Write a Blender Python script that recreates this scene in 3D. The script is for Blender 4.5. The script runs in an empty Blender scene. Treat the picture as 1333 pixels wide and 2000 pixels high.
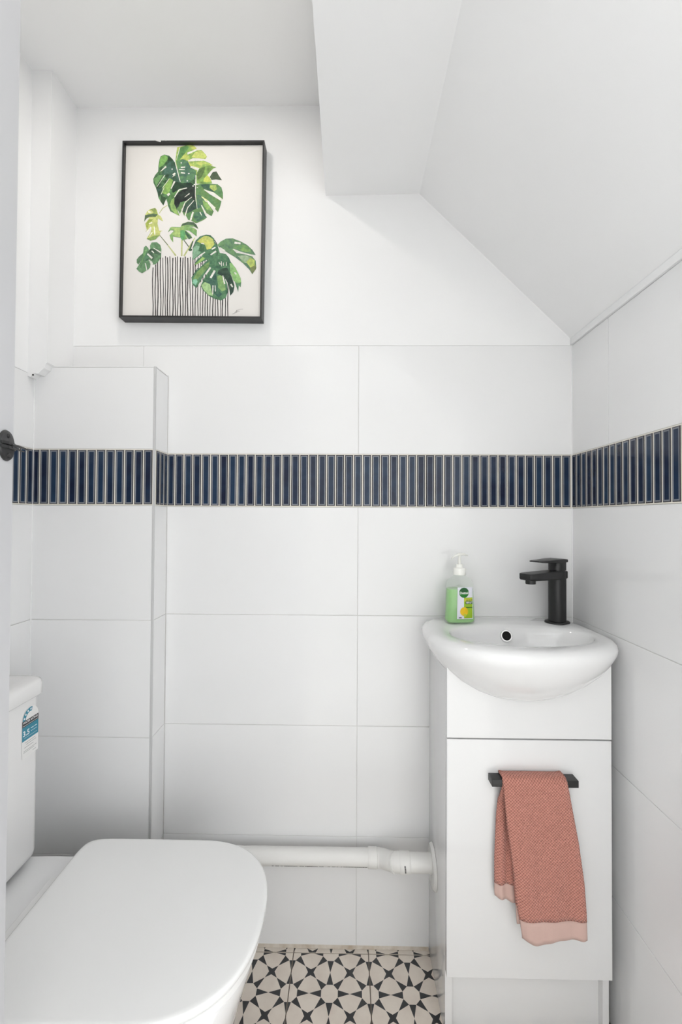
import bpy, bmesh, math, random
from mathutils import Vector, Matrix
from mathutils.geometry import tessellate_polygon
random.seed(11)
C = bpy.context.scene.collection
sc = bpy.context.scene

# ------------------------------------------------------------------ camera
F_PX, PITCH, YAW, ROLL = 861.17, 0.0153, -0.0159, 0.0051
cd = bpy.data.cameras.new('camera'); cam = bpy.data.objects.new('camera', cd); C.objects.link(cam)
cd.sensor_fit = 'HORIZONTAL'; cd.sensor_width = 36.0; cd.lens = F_PX / 1333 * 36.0; cd.clip_start = 0.01
fwd = Vector((math.sin(YAW)*math.cos(PITCH), math.cos(YAW)*math.cos(PITCH), math.sin(PITCH)))
r0 = Vector((math.cos(YAW), -math.sin(YAW), 0)); u0 = r0.cross(fwd)
rt = r0*math.cos(ROLL) + u0*math.sin(ROLL); up = -r0*math.sin(ROLL) + u0*math.cos(ROLL)
cam.matrix_world = Matrix(((rt.x, up.x, -fwd.x, 0.0332), (rt.y, up.y, -fwd.y, -1.2111), (rt.z, up.z, -fwd.z, 1.1606), (0, 0, 0, 1)))
sc.camera = cam

# ------------------------------------------------------------------ world, lamps, exposure
wd = bpy.data.worlds.new('world'); sc.world = wd; wd.use_nodes = True
bg = wd.node_tree.nodes['Background']; bg.inputs[0].default_value = (0.96, 0.98, 1.0, 1); bg.inputs[1].default_value = 3.6
sc.view_settings.view_transform = 'Standard'; sc.view_settings.look = 'None'
sc.view_settings.gamma = 1; sc.view_settings.use_curve_mapping = False
sc.view_settings.exposure = 0.25
ld = bpy.data.lights.new('downlight_lamp', 'AREA'); ld.shape = 'DISK'; ld.size = 0.075; ld.energy = 1.4; ld.color = (1.0, 0.955, 0.905)
lo = bpy.data.objects.new('downlight_lamp', ld); C.objects.link(lo); lo.location = (-0.38, -0.38, 2.300)

# ------------------------------------------------------------------ materials
def lin(c):
    if isinstance(c, int): c = ((c >> 16) & 255, (c >> 8) & 255, c & 255)
    return tuple((v/255/12.92 if v/255 <= 0.04045 else ((v/255+0.055)/1.055)**2.4) for v in c)
def M(name, col, rough=0.5, metal=0.0, noise=0.0, nscale=8.0, bump=0.0, bscale=60.0, coat=0.0, spec=0.5, col2=None, rnoise=0.0):
    m = bpy.data.materials.new(name); m.use_nodes = True; nt = m.node_tree; b = nt.nodes['Principled BSDF']
    b.inputs['Base Color'].default_value = (*lin(col), 1); b.inputs['Roughness'].default_value = rough
    b.inputs['Metallic'].default_value = metal; b.inputs['Coat Weight'].default_value = coat
    b.inputs['Specular IOR Level'].default_value = spec
    tc = nt.nodes.new('ShaderNodeTexCoord')
    n = nt.nodes.new('ShaderNodeTexNoise'); n.inputs['Scale'].default_value = nscale; n.inputs['Detail'].default_value = 4
    nt.links.new(tc.outputs['Object'], n.inputs['Vector'])
    mx = nt.nodes.new('ShaderNodeMixRGB'); mx.inputs[1].default_value = (*lin(col), 1)
    c2 = lin(col2) if col2 is not None else tuple(v*(1-noise) for v in lin(col)); mx.inputs[2].default_value = (*c2, 1)
    rp = nt.nodes.new('ShaderNodeMapRange'); rp.inputs[1].default_value = 0.4; rp.inputs[2].default_value = 0.7
    nt.links.new(n.outputs['Fac'], rp.inputs[0]); nt.links.new(rp.outputs[0], mx.inputs[0]); nt.links.new(mx.outputs[0], b.inputs['Base Color'])
    if rnoise:
        rr = nt.nodes.new('ShaderNodeMapRange'); rr.inputs[3].default_value = rough; rr.inputs[4].default_value = rough + rnoise
        nt.links.new(n.outputs['Fac'], rr.inputs[0]); nt.links.new(rr.outputs[0], b.inputs['Roughness'])
    if bump:
        n2 = nt.nodes.new('ShaderNodeTexNoise'); n2.inputs['Scale'].default_value = bscale; n2.inputs['Detail'].default_value = 3
        nt.links.new(tc.outputs['Object'], n2.inputs['Vector'])
        bp = nt.nodes.new('ShaderNodeBump'); bp.inputs['Strength'].default_value = bump; bp.inputs['Distance'].default_value = 0.002
        nt.links.new(n2.outputs['Fac'], bp.inputs['Height']); nt.links.new(bp.outputs[0], b.inputs['Normal'])
    return m
PLASTER = M('painted_plaster', (239, 239, 239), 0.75, noise=0.015, nscale=3, bump=0.12, bscale=50)
CEIL = M('ceiling_paint', (245, 245, 245), 0.8, noise=0.012, nscale=3, bump=0.06, bscale=60)
TILE = M('white_gloss_tile', (233, 233, 233), 0.10, noise=0.01, nscale=2, bump=0.015, bscale=9, spec=0.5)
GROUT = M('wall_grout', (224, 223, 220), 0.9, noise=0.08, nscale=30)
DIRTY = M('stained_sealant', (205, 196, 184), 0.7, noise=0.12, nscale=35, col2=(176, 160, 140))
GROUTW = M('mosaic_grout', (228, 224, 214), 0.8, noise=0.06, nscale=60)
TRIMM = M('tile_edge_trim', (196, 196, 196), 0.35, metal=0.0)
CERAM = M('white_ceramic', (235, 235, 235), 0.06, noise=0.006, nscale=4, coat=0.3)
SEATP = M('white_seat_plastic', (236, 236, 235), 0.22, noise=0.01, nscale=4)
CIST = M('white_cistern_plastic', (230, 229, 228), 0.18, noise=0.01, nscale=4)
GLOSSW = M('gloss_white_board', (230, 230, 230), 0.06, noise=0.008, nscale=5, bump=0.02, bscale=14)
BOARD = M('white_board', (228, 228, 228), 0.3, noise=0.01)
PVC = M('white_pvc', (226, 225, 222), 0.3, noise=0.02, nscale=12)
BLACK = M('matt_black', (30, 30, 31), 0.38, noise=0.1, nscale=20)
FRAMEB = M('black_frame_paint', (38, 37, 38), 0.4, noise=0.12, nscale=30)
CHROME = M('chrome', (225, 225, 225), 0.08, metal=1.0)
HOLE = M('dark_hole', (6, 6, 6), 0.9)
CANVAS = M('canvas_ground', (222, 219, 215), 0.8, noise=0.02, nscale=6, bump=0.1, bscale=900)
MARKW = M('frame_mark_white', (226, 224, 222), 0.7)
WOODH = M('hall_floor_pale', (238, 236, 232), 0.4, noise=0.04, nscale=6)  # unseen hall floor, made pale to bounce light up to the ceiling
FCREAM = M('floor_tile_cream', (226, 216, 204), 0.35, noise=0.05, nscale=22, col2=(216, 204, 192), rnoise=0.1)
FBLACK = M('floor_tile_black', (50, 51, 53), 0.38, noise=0.15, nscale=40)
FGROUT = M('floor_grout', (120, 108, 98), 0.9, noise=0.25, nscale=40)
HALLW = M('added_hall_wall_paint', (222, 221, 218), 0.8, noise=0.02)
DOORP = M('door_paint', (196, 196, 198), 0.45, noise=0.01)

def kit_mat(name, a, b_, rough):
    m = bpy.data.materials.new(name); m.use_nodes = True; nt = m.node_tree; b = nt.nodes['Principled BSDF']
    oi = nt.nodes.new('ShaderNodeObjectInfo'); cr = nt.nodes.new('ShaderNodeValToRGB')
    cr.color_ramp.elements[0].color = (*lin(a), 1); cr.color_ramp.elements[1].color = (*lin(b_), 1)
    tc = nt.nodes.new('ShaderNodeTexCoord'); n = nt.nodes.new('ShaderNodeTexNoise'); n.inputs['Scale'].default_value = 26
    ad = nt.nodes.new('ShaderNodeVectorMath'); ad.operation = 'MULTIPLY_ADD'
    nt.links.new(oi.outputs['Random'], ad.inputs[0]); ad.inputs[1].default_value = (7, 3, 9); nt.links.new(tc.outputs['Object'], ad.inputs[2])
    nt.links.new(ad.outputs[0], n.inputs['Vector'])
    mt = nt.nodes.new('ShaderNodeMath'); mt.operation = 'MULTIPLY_ADD'; mt.inputs[1].default_value = 0.7
    m3 = nt.nodes.new('ShaderNodeMath'); m3.operation = 'MULTIPLY_ADD'; m3.inputs[1].default_value = 1.2; m3.inputs[2].default_value = -0.45
    nt.links.new(n.outputs['Fac'], m3.inputs[0]); nt.links.new(oi.outputs['Random'], mt.inputs[0]); nt.links.new(m3.outputs[0], mt.inputs[2])
    nt.links.new(mt.outputs[0], cr.inputs[0]); nt.links.new(cr.outputs[0], b.inputs['Base Color'])
    b.inputs['Roughness'].default_value = rough; b.inputs['Specular IOR Level'].default_value = 0.3
    bp = nt.nodes.new('ShaderNodeBump'); bp.inputs['Strength'].default_value = 0.25; bp.inputs['Distance'].default_value = 0.002
    nt.links.new(n.outputs['Fac'], bp.inputs['Height']); nt.links.new(bp.outputs[0], b.inputs['Normal'])
    return m
KC = kit_mat('navy_glaze', (24, 30, 52), (38, 58, 82), 0.12)
KR = kit_mat('navy_glaze_thin_rim', (112, 116, 124), (138, 142, 148), 0.2)
KE = kit_mat('navy_glaze_edge', (44, 42, 46), (58, 55, 60), 0.4)

def towel_mat(name, a, b_, per, depth):
    m = bpy.data.materials.new(name); m.use_nodes = True; nt = m.node_tree; b = nt.nodes['Principled BSDF']
    uv = nt.nodes.new('ShaderNodeUVMap'); sp = nt.nodes.new('ShaderNodeSeparateXYZ'); nt.links.new(uv.outputs[0], sp.inputs[0])
    def mth(op, x, y=None):
        n = nt.nodes.new('ShaderNodeMath'); n.operation = op
        for i, v in enumerate((x, y)):
            if v is None: continue
            if isinstance(v, (int, float)): n.inputs[i].default_value = v
            else: nt.links.new(v, n.inputs[i])
        return n.outputs[0]
    k = math.pi*2/per
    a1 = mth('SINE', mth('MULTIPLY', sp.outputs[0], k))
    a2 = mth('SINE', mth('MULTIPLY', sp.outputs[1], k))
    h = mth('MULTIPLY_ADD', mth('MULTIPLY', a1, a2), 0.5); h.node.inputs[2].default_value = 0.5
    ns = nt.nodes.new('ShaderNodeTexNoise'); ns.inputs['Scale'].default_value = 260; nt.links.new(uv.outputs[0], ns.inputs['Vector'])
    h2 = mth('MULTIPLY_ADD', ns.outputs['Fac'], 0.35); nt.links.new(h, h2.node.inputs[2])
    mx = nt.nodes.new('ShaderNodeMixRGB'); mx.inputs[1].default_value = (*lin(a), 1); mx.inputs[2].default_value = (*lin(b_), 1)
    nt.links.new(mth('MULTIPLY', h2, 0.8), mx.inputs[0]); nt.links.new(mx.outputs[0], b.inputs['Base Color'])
    b.inputs['Roughness'].default_value = 0.95; b.inputs['Specular IOR Level'].default_value = 0.1; b.inputs['Sheen Weight'].default_value = 0.15
    bp = nt.nodes.new('ShaderNodeBump'); bp.inputs['Strength'].default_value = depth; bp.inputs['Distance'].default_value = 0.0025
    nt.links.new(h2, bp.inputs['Height']); nt.links.new(bp.outputs[0], b.inputs['Normal'])
    return m
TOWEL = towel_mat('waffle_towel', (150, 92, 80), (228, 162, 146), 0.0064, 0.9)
HEM = towel_mat('flat_towel_hem', (200, 168, 158), (212, 182, 172), 0.0012, 0.15)

def clear_mat(name, col, alpha, rough=0.05):
    m = bpy.data.materials.new(name); m.use_nodes = True; nt = m.node_tree; nt.nodes.clear()
    o = nt.nodes.new('ShaderNodeOutputMaterial'); mx = nt.nodes.new('ShaderNodeMixShader'); t = nt.nodes.new('ShaderNodeBsdfTransparent')
    p = nt.nodes.new('ShaderNodeBsdfPrincipled'); p.inputs['Base Color'].default_value = (*lin(col), 1); p.inputs['Roughness'].default_value = rough
    t.inputs[0].default_value = (*[0.6+0.4*v for v in lin(col)], 1) if alpha > 0.3 else (0.985, 0.99, 0.985, 1)
    mx.inputs[0].default_value = alpha
    n = nt.nodes.new('ShaderNodeTexNoise'); n.inputs['Scale'].default_value = 30
    nt.links.new(n.outputs['Fac'], p.inputs['Coat Weight'])
    nt.links.new(t.outputs[0], mx.inputs[1]); nt.links.new(p.outputs[0], mx.inputs[2]); nt.links.new(mx.outputs[0], o.inputs[0])
    return m
CLEAR = clear_mat('clear_plastic', (244, 250, 245), 0.13)
LIQ = clear_mat('green_soap', (164, 228, 134), 0.72)
PUMPW = M('white_pump_plastic', (246, 246, 240), 0.25)
LABW = M('label_white', (232, 232, 242), 0.3)
LABG = M('label_lime', (158, 196, 40), 0.3, noise=0.1, nscale=50)
LABY = M('label_yellow_green', (200, 204, 60), 0.3)
LABD = M('label_dark_green', (20, 120, 30), 0.3)
LABDD = M('label_deep_green', (16, 84, 34), 0.3)
LEMON = M('label_lemon', (242, 200, 30), 0.3, noise=0.15, nscale=80)
INKW = M('print_white', (240, 240, 240), 0.4)
INKB = M('print_black', (36, 34, 34), 0.4)
INKG = M('print_grey', (140, 140, 138), 0.4)
TEAL = M('sticker_teal', (32, 128, 152), 0.35)
PAPER = M('sticker_paper', (230, 229, 227), 0.4)

# ------------------------------------------------------------------ helpers
ORG = {}
def mk(name, verts, faces, mat, parent=None, smooth=False, mats=None, bevel=0.0, seg=2, uvs=None):
    off = ORG.get(parent.name, Vector()) if parent else Vector()
    me = bpy.data.meshes.new(name); me.from_pydata([tuple(Vector(v)-off) for v in verts], [], faces)
    for m in (mat if isinstance(mat, (list, tuple)) else [mat]): me.materials.append(m)
    if mats: me.polygons.foreach_set('material_index', mats)
    bm = bmesh.new(); bm.from_mesh(me)
    if uvs is None: bmesh.ops.recalc_face_normals(bm, faces=bm.faces)
    if bevel: bmesh.ops.bevel(bm, geom=bm.edges[:], offset=bevel, segments=seg, profile=0.6, affect='EDGES', clamp_overlap=True)
    bm.to_mesh(me); bm.free()
    if uvs:
        ul = me.uv_layers.new(name='UVMap')
        for l in me.loops: ul.data[l.index].uv = uvs[l.vertex_index]
    if smooth:
        me.polygons.foreach_set('use_smooth', [True]*len(me.polygons))
        try: me.set_sharp_from_angle(angle=math.radians(smooth if smooth is not True else 40))
        except Exception: pass
    o = bpy.data.objects.new(name, me); C.objects.link(o)
    if parent: o.parent = parent
    ORG[o.name] = off if parent else Vector()
    return o
def bxv(x0, x1, y0, y1, z0, z1):
    return [(x0,y0,z0),(x1,y0,z0),(x1,y1,z0),(x0,y1,z0),(x0,y0,z1),(x1,y0,z1),(x1,y1,z1),(x0,y1,z1)]
BF = [(0,3,2,1),(4,5,6,7),(0,1,5,4),(1,2,6,5),(2,3,7,6),(3,0,4,7)]
def box(name, x0, x1, y0, y1, z0, z1, mat, parent=None, bevel=0.0, seg=2):
    return mk(name, bxv(x0,x1,y0,y1,z0,z1), BF, mat, parent, smooth=30 if bevel else False, bevel=bevel, seg=seg)
def thing(name, label, cat, loc, group=None):
    o = bpy.data.objects.new(name, None); C.objects.link(o); o.location = loc; o.empty_display_size = 0.05
    o['label'] = label; o['category'] = cat
    if group: o['group'] = group
    ORG[o.name] = Vector(loc); return o
def loft(rings, close0=True, close1=True):
    n = len(rings[0]); v = [p for r in rings for p in r]; f = []
    for i in range(len(rings)-1):
        for j in range(n):
            k = (j+1) % n; f.append((i*n+j, i*n+k, (i+1)*n+k, (i+1)*n+j))
    if close0: f.append(tuple(range(n))[::-1])
    if close1: f.append(tuple((len(rings)-1)*n + j for j in range(n)))
    return v, f
def lathe(cx, cy, prof, n=32, M_=None, c0=True, c1=True):
    rings = [[Vector((cx + r*math.cos(2*math.pi*j/n), cy + r*math.sin(2*math.pi*j/n), z)) for j in range(n)] for r, z in prof]
    if M_: rings = [[M_ @ p for p in r] for r in rings]
    return loft(rings, c0, c1)
def prism(poly, a0, a1, axis):   # poly in the two other axes, extruded along axis
    def P(p, a): return {'y': (p[0], a, p[1]), 'z': (p[0], p[1], a), 'x': (a, p[0], p[1])}[axis]
    return loft([[P(p, a0) for p in poly], [P(p, a1) for p in poly]])
def tube(path, r, n=24, caps=True):
    path = [Vector(p) for p in path]; rings = []; rr = r if isinstance(r, (list, tuple)) else [r]*len(path)
    T = [(path[min(i+1, len(path)-1)] - path[max(i-1, 0)]).normalized() for i in range(len(path))]
    ref = Vector((0, 0, 1)) if abs(T[0].z) < 0.9 else Vector((0, 1, 0)); u = (ref - T[0]*ref.dot(T[0])).normalized()
    for p, t, q in zip(path, T, rr):
        u = (u - t*u.dot(t)).normalized(); w = t.cross(u)
        rings.append([p + (u*math.cos(a) + w*math.sin(a))*q for a in [2*math.pi*j/n for j in range(n)]])
    return loft(rings, caps, caps)
def sup(cx, cy, a, bf, bb, nf, nb, n=72):   # superellipse plan, front half (-y) and back half (+y)
    out = []
    for j in range(n):
        t = 2*math.pi*j/n; c, s = math.cos(t), math.sin(t); e = nb if s > 0 else nf; b = bb if s > 0 else bf
        out.append((cx + a*math.copysign(abs(c)**(2/e), c), cy + b*math.copysign(abs(s)**(2/e), s)))
    return out
FONT = {}
def text_mesh(s, size, bold=0.0):
    cu = bpy.data.curves.new('t', 'FONT'); cu.body = s; cu.size = size; cu.align_x = 'CENTER'; cu.align_y = 'CENTER'; cu.offset = bold; cu.resolution_u = 3
    o = bpy.data.objects.new('t', cu); C.objects.link(o); dg = bpy.context.evaluated_depsgraph_get(); dg.update()
    me = bpy.data.meshes.new_from_object(o.evaluated_get(dg)); v = [tuple(p.co) for p in me.vertices]; f = [tuple(p.vertices) for p in me.polygons]
    bpy.data.objects.remove(o); bpy.data.meshes.remove(me); return v, f
class Acc:
    def __init__(s): s.v = []; s.f = []; s.m = []
    def add(s, v, f, mi=0):
        n = len(s.v); s.v += [tuple(p) for p in v]; s.f += [tuple(i+n for i in q) for q in f]; s.m += [mi]*len(f)
def st(o, label=None):
    o['kind'] = 'structure'
    if label: o['label'] = label
    return o

# ------------------------------------------------------------------ room shell
XL, XR, YB, YN, ZC = -0.787, 0.6446, 0.0, -0.70, 2.313
ZR = [0.0, 0.2973, 0.596, 0.8962, 1.1937, 1.3375, 1.6388]     # tile rows; row 4..5 is the navy band
BX0, BX1, BY = XL, -0.468, -0.079                              # boxed duct in the corner
BZ = 1.554
G = 0.0016
YR = -1.15                                                     # the right wall and the stair soffit run on into the hall
floor = st(box('floor', -1.0, 0.85, -0.85, 0.1, -0.10, -0.004, FGROUT))
box_hall = st(box('floor', -1.6, 1.6, -3.0, -0.85, -0.10, -0.004, WOODH)); box_hall['label'] = 'hall floor in front of the doorway'
st(box('wall_hall_added', -1.3, 1.3, -3.0, -2.9, -0.004, 2.3, HALLW), 'plain hall wall added behind the viewpoint to cut frontal light')  # added unseen wall, dims the frontal light and its reflection in the tiles
st(box('ceiling_hall_added', -1.3, 1.3, -3.0, YN-0.1, 2.30, 2.36, CEIL), 'white hall ceiling added behind the viewpoint to block light from above')  # added unseen slab, keeps world light from coming in overhead
ceiling = st(box('ceiling', -0.95, 0.80, YN-0.1, 0.1, ZC, ZC+0.1, CEIL))
wall_back = st(mk('wall_back', *(lambda a: (a.v, a.f))((lambda a: (a.add(bxv(-0.95, 0.80, G, 0.1, -0.10, 1.6388), BF), a.add(bxv(-0.95, 0.80, 0.0002, 0.1, 1.6388, ZC), BF, 1), a)[-1])(Acc())), [GROUT, PLASTER], mats=[0]*6+[1]*6))
wall_left = st(mk('wall_left', *(lambda a: (a.v, a.f))((lambda a: (a.add(bxv(-0.95, XL-G, YN-0.1, 0.1, -0.1, 1.53), BF), a.add(bxv(-0.95, XL, YN-0.1, 0.1, 1.53, ZC), BF, 1), a)[-1])(Acc())), [GROUT, PLASTER], mats=[0]*6+[1]*6))
wall_right = st(mk('wall_right', *(lambda a: (a.v, a.f))((lambda a: (a.add(bxv(XR+G, 0.80, YR, 0.1, -0.1, 1.6388), BF), a.add(bxv(XR, 0.80, YR, 0.1, 1.6388, ZC), BF, 1), a)[-1])(Acc())), [GROUT, PLASTER], mats=[0]*6+[1]*6))
# near wall with the doorway the camera looks through
DX0, DX1, DH = -0.372, 0.60, 2.26
a = Acc()
a.add(bxv(-0.95, DX0, YN-0.1, YN, -0.1, ZC), BF); a.add(bxv(DX0, -0.034, YN-0.1, YN, DH, ZC), BF)
st(mk('wall_front', a.v, a.f, PLASTER))
# stair soffit: flat drop then slope down to the right wall
v, f = prism([(-0.033, ZC+0.02), (-0.033, 2.058), (0.227, 2.062), (0.6446, 1.655), (0.70, 1.655), (0.70, ZC+0.02)], YR, 0.0002, 'y')
st(mk('ceiling_soffit', v, f, CEIL), 'white plastered stair soffit, flat drop then slope to the right wall')
st(box('trim_1', XR-0.005, XR+0.002, YR, -0.0005, 1.6395, 1.657, M('trim_white', (244, 244, 244), 0.5), bevel=0.001), 'narrow white strip above the right wall tiles')
# plastered pipe boxing above the duct, with its ragged lower end
v, f = prism([(-0.90, ZC), (-0.90, 1.53), (-0.800, 1.530), (-0.789, 1.522), (-0.780, 1.519), (-0.771, 1.528), (-0.760, 1.527), (-0.750, 1.537), (-0.744, 1.541), (-0.741, 1.552), (-0.736, 1.556), (-0.735, ZC)], -0.104, 0.0005, 'y')
col = st(mk('wall_column', v, f, PLASTER), 'plastered pipe boxing in the left back corner above the duct')
v, f = lathe(0, 0, [(0.0022, 0), (0.0022, 0.001)], 10, Matrix.Translation((-0.7725, -0.1040, 1.5235)) @ Matrix.Rotation(math.pi/2, 4, 'X'))
mk('screw_hole', v, f, HOLE, col)
# tiled duct
duct = st(box('wall_duct', -0.90, BX1-0.0045, BY+G, 0.05, -0.1, BZ-0.0015, GROUT), 'white tiled duct in the left back corner')
box('side_backing', BX1-0.005, BX1-G, BY+0.004, 0.02, 0, BZ-0.0015, GROUT, duct)
box('duct_cap', XL-0.01, BX1, BY, 0.0, BZ-0.0015, BZ, PLASTER, duct)
st(box('trim_2', BX1-0.0050, BX1+0.0003, BY-0.0006, BY+0.0045, 0, BZ, TRIMM, bevel=0.0007), 'grey tile edge trim on the duct corner')

# ------------------------------------------------------------------ white wall tiles, one object each
TM = {}
def tile_mesh(w, h, kind):
    key = (round(w, 4), round(h, 4), kind)
    if key in TM: return TM[key]
    me = bpy.data.meshes.new('tile_' + kind); bm = bmesh.new()
    if kind == 'white':
        v, f = bxv(-w/2, w/2, 0, 0.004, -h/2, h/2), BF
        vs = [bm.verts.new(p) for p in v]; [bm.faces.new([vs[i] for i in q]) for q in f]
        bmesh.ops.recalc_face_normals(bm, faces=bm.faces)
        fr = [e for e in bm.edges if all(abs(x.co.y) < 1e-6 for x in e.verts)]
        bmesh.ops.bevel(bm, geom=fr, offset=0.0006, segments=1, affect='EDGES')
        me.materials.append(TILE)
    else:
        ins = [(0, 0.004), (0, -0.0008), (0.0013, -0.0018), (0.0022, -0.0020), (0.0050, -0.0018)]
        e = min(1.0, w/0.0222)
        rg = [[bm.verts.new((sx*(w/2 - i*e), y, sz*(h/2 - i))) for sx, sz in ((-1,-1),(1,-1),(1,1),(-1,1))] for i, y in ins]
        for k in range(4):
            for j in range(4):
                fc = bm.faces.new((rg[k][j], rg[k][(j+1) % 4], rg[k+1][(j+1) % 4], rg[k+1][j])); fc.material_index = 2 if k < 2 else (1 if k < 4 else 0)
                if k == 2: fc.material_index = 2
                if k == 3: fc.material_index = 1
        bm.faces.new(rg[4]).material_index = 0
        bmesh.ops.recalc_face_normals(bm, faces=bm.faces)
        for m in (KC, KR, KE): me.materials.append(m)
    bm.to_mesh(me); bm.free(); TM[key] = me; return me
def put_tile(name, parent, pos, w, h, kind, rz=0.0):
    o = bpy.data.objects.new(name, tile_mesh(w, h, kind)); C.objects.link(o); o.parent = parent; o.location = pos; o.rotation_euler = (0, 0, rz)
    return o
def run(parent, wall, p0, p1, joints, fixed, sgn_rz, rows, gap=0.0012):
    # tiles on a plane: joints along the wall's run between p0 and p1
    js = [p0] + sorted(j for j in joints if p0 < j < p1) + [p1]
    for z0, z1 in rows:
        for a_, b_ in zip(js[:-1], js[1:]):
            w = b_-a_-gap; c = (a_+b_)/2; zz = (z0+z1)/2; h = z1-z0-gap
            pos = (c, fixed, zz) if wall == 'x' else (fixed, c, zz)
            put_tile('wall_tile', parent, pos, w, h, 'white', sgn_rz)
ROWS = [(ZR[0]+0.003, ZR[1]), (ZR[1], ZR[2]), (ZR[2], ZR[3]), (ZR[3], ZR[4]-0.001)]
run(wall_back, 'x', BX1, XR, [0.0605], 0.0, 0.0, ROWS)
run(wall_back, 'x', 0.0605, XR, [], 0.0, 0.0, [(ZR[5]+0.001, ZR[6])])
run(wall_back, 'x', XL, -0.5375, [], 0.0, 0.0, [(BZ+0.001, ZR[6])])
v, f = prism([(-0.5369, BZ+0.0016), (BX1+0.0008, BZ+0.0016), (BX1+0.0008, ZR[5]+0.0018), (0.0599, ZR[5]+0.0018), (0.0599, ZR[6]-0.0008), (-0.5369, ZR[6]-0.0008)], 0.0, 0.004, 'y')
mk('wall_tile', v, f, TILE, wall_back)
run(duct, 'x', XL, BX1-0.005, [], BY, 0.0, ROWS + [(ZR[5]+0.001, BZ-0.002)])
run(duct, 'y', BY+0.0045, -0.0005, [], BX1, math.pi/2, ROWS + [(ZR[5]+0.001, BZ-0.002)])
run(wall_right, 'y', YR, 0.0, [-0.1685, -0.7685, -1.3685], XR, -math.pi/2, [(ZR[5]+0.001, ZR[6])])
run(wall_right, 'y', YR, 0.0, [-0.45, -1.05], XR, -math.pi/2, ROWS)
run(wall_left, 'y', YN, BY, [], XL, math.pi/2, ROWS + [(ZR[5]+0.001, 1.53)])
# navy finger mosaic
P_ = 0.0247; GP = 0.0026; hb = ZR[5]-ZR[4]-0.003; zb = (ZR[5]+ZR[4])/2
def band(parent, wall, p0, p1, j0, fixed, rz):
    k0 = math.ceil((p0-j0)/P_ - 1); j = j0 + k0*P_
    while j < p1:
        a_, b_ = max(j+GP/2, p0), min(j+P_-GP/2, p1)
        if b_-a_ > 0.004:
            c = (a_+b_)/2; pos = [c, fixed, zb + random.uniform(-.0003, .0003)] if wall == 'x' else [fixed, c, zb]
            put_tile('mosaic_tile', parent, pos, b_-a_, hb, 'mosaic', rz)
        j += P_
band(wall_back, 'x', BX1+0.002, XR-0.002, -0.1251, 0.0, 0.0)
band(duct, 'x', XL+0.002, BX1-0.0055, -0.4725, BY, 0.0)
band(duct, 'y', BY+0.005, -0.002, -0.0247, BX1, math.pi/2)
band(wall_right, 'y', YR, -0.002, -0.0251, XR, -math.pi/2)
band(wall_left, 'y', YN, BY-0.002, BY, XL, math.pi/2)
for par, b_ in ((wall_back, (BX1, XR, -0.0009, 0.002, ZR[4]-0.001, ZR[5]+0.001)), (duct, (XL, BX1-0.005, BY-0.0009, BY+0.002, ZR[4]-0.001, ZR[5]+0.001)),
                (duct, (BX1-0.002, BX1+0.0009, BY+0.0045, 0, ZR[4]-0.001, ZR[5]+0.001)), (wall_right, (XR-0.0009, XR+0.002, YR, 0, ZR[4]-0.001, ZR[5]+0.001)),
                (wall_left, (XL-0.002, XL+0.0009, YN, BY, ZR[4]-0.001, ZR[5]+0.001))):
    box('mosaic_grout', *b_, GROUTW, par)
# white silicone in the corners, stained bead at the floor
box('sealant', XR-0.002, XR, -0.002, 0, 0, 1.6388, PLASTER, wall_back)
box('sealant', XL, XL+0.002, BY-0.002, BY, 0, 1.53, PLASTER, duct)
v, f = prism([(-0.0045, 0.0005), (0, 0.0005), (0, 0.007), (-0.002, 0.004)], BX1, 0.256, 'x'); mk('stained_bead', v, f, DIRTY, wall_back)

# ------------------------------------------------------------------ patterned floor tiles (200 mm), print as flat inlay
S = 0.1; AP = 0.0205; HE = 0.0085
def rot(p, k):
    for _ in range(k): p = (-p[1], p[0])
    return p
cell = []
for k in range(4):
    cell.append([rot(p, k) for p in ((AP, -HE), (0.05, 0), (AP, HE))])
    cell.append([rot(p, k) for p in ((AP, HE), (0.035, 0.035), (HE, AP))])
star = []
for k in range(4): star.append([rot(p, k) for p in ((0, 0), (0.0072, 0), (0.0152, 0.0152), (0, 0.0072))])
def clip(poly, ax, val, keep):
    out = []
    for i in range(len(poly)):
        p, q_ = poly[i], poly[(i+1) % len(poly)]; dp, dq = (p[ax]-val)*keep, (q_[ax]-val)*keep
        if dp >= 0: out.append(p)
        if dp*dq < 0: t = dp/(dp-dq); out.append((p[0]+(q_[0]-p[0])*t, p[1]+(q_[1]-p[1])*t))
    return out
def patt(x0, x1, y0, y1, px, py):      # black shapes inside a rectangle, pattern octagon at (px,py)
    res = []
    for i in range(math.floor((x0-px)/S)-1, math.ceil((x1-px)/S)+2):
        for j in range(math.floor((y0-py)/S)-1, math.ceil((y1-py)/S)+2):
            for pl, ox, oy in [(c_, 0, 0) for c_ in cell] + [(s_, .05, .05) for s_ in star]:
                q_ = [(px+i*S+ox+p[0], py+j*S+oy+p[1]) for p in pl]
                for ax, val, kp in ((0, x0, 1), (0, x1, -1), (1, y0, 1), (1, y1, -1)):
                    q_ = clip(q_, ax, val, kp)
                    if len(q_) < 3: break
                if len(q_) >= 3: res.append(q_)
    return res
FM = {}
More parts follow.
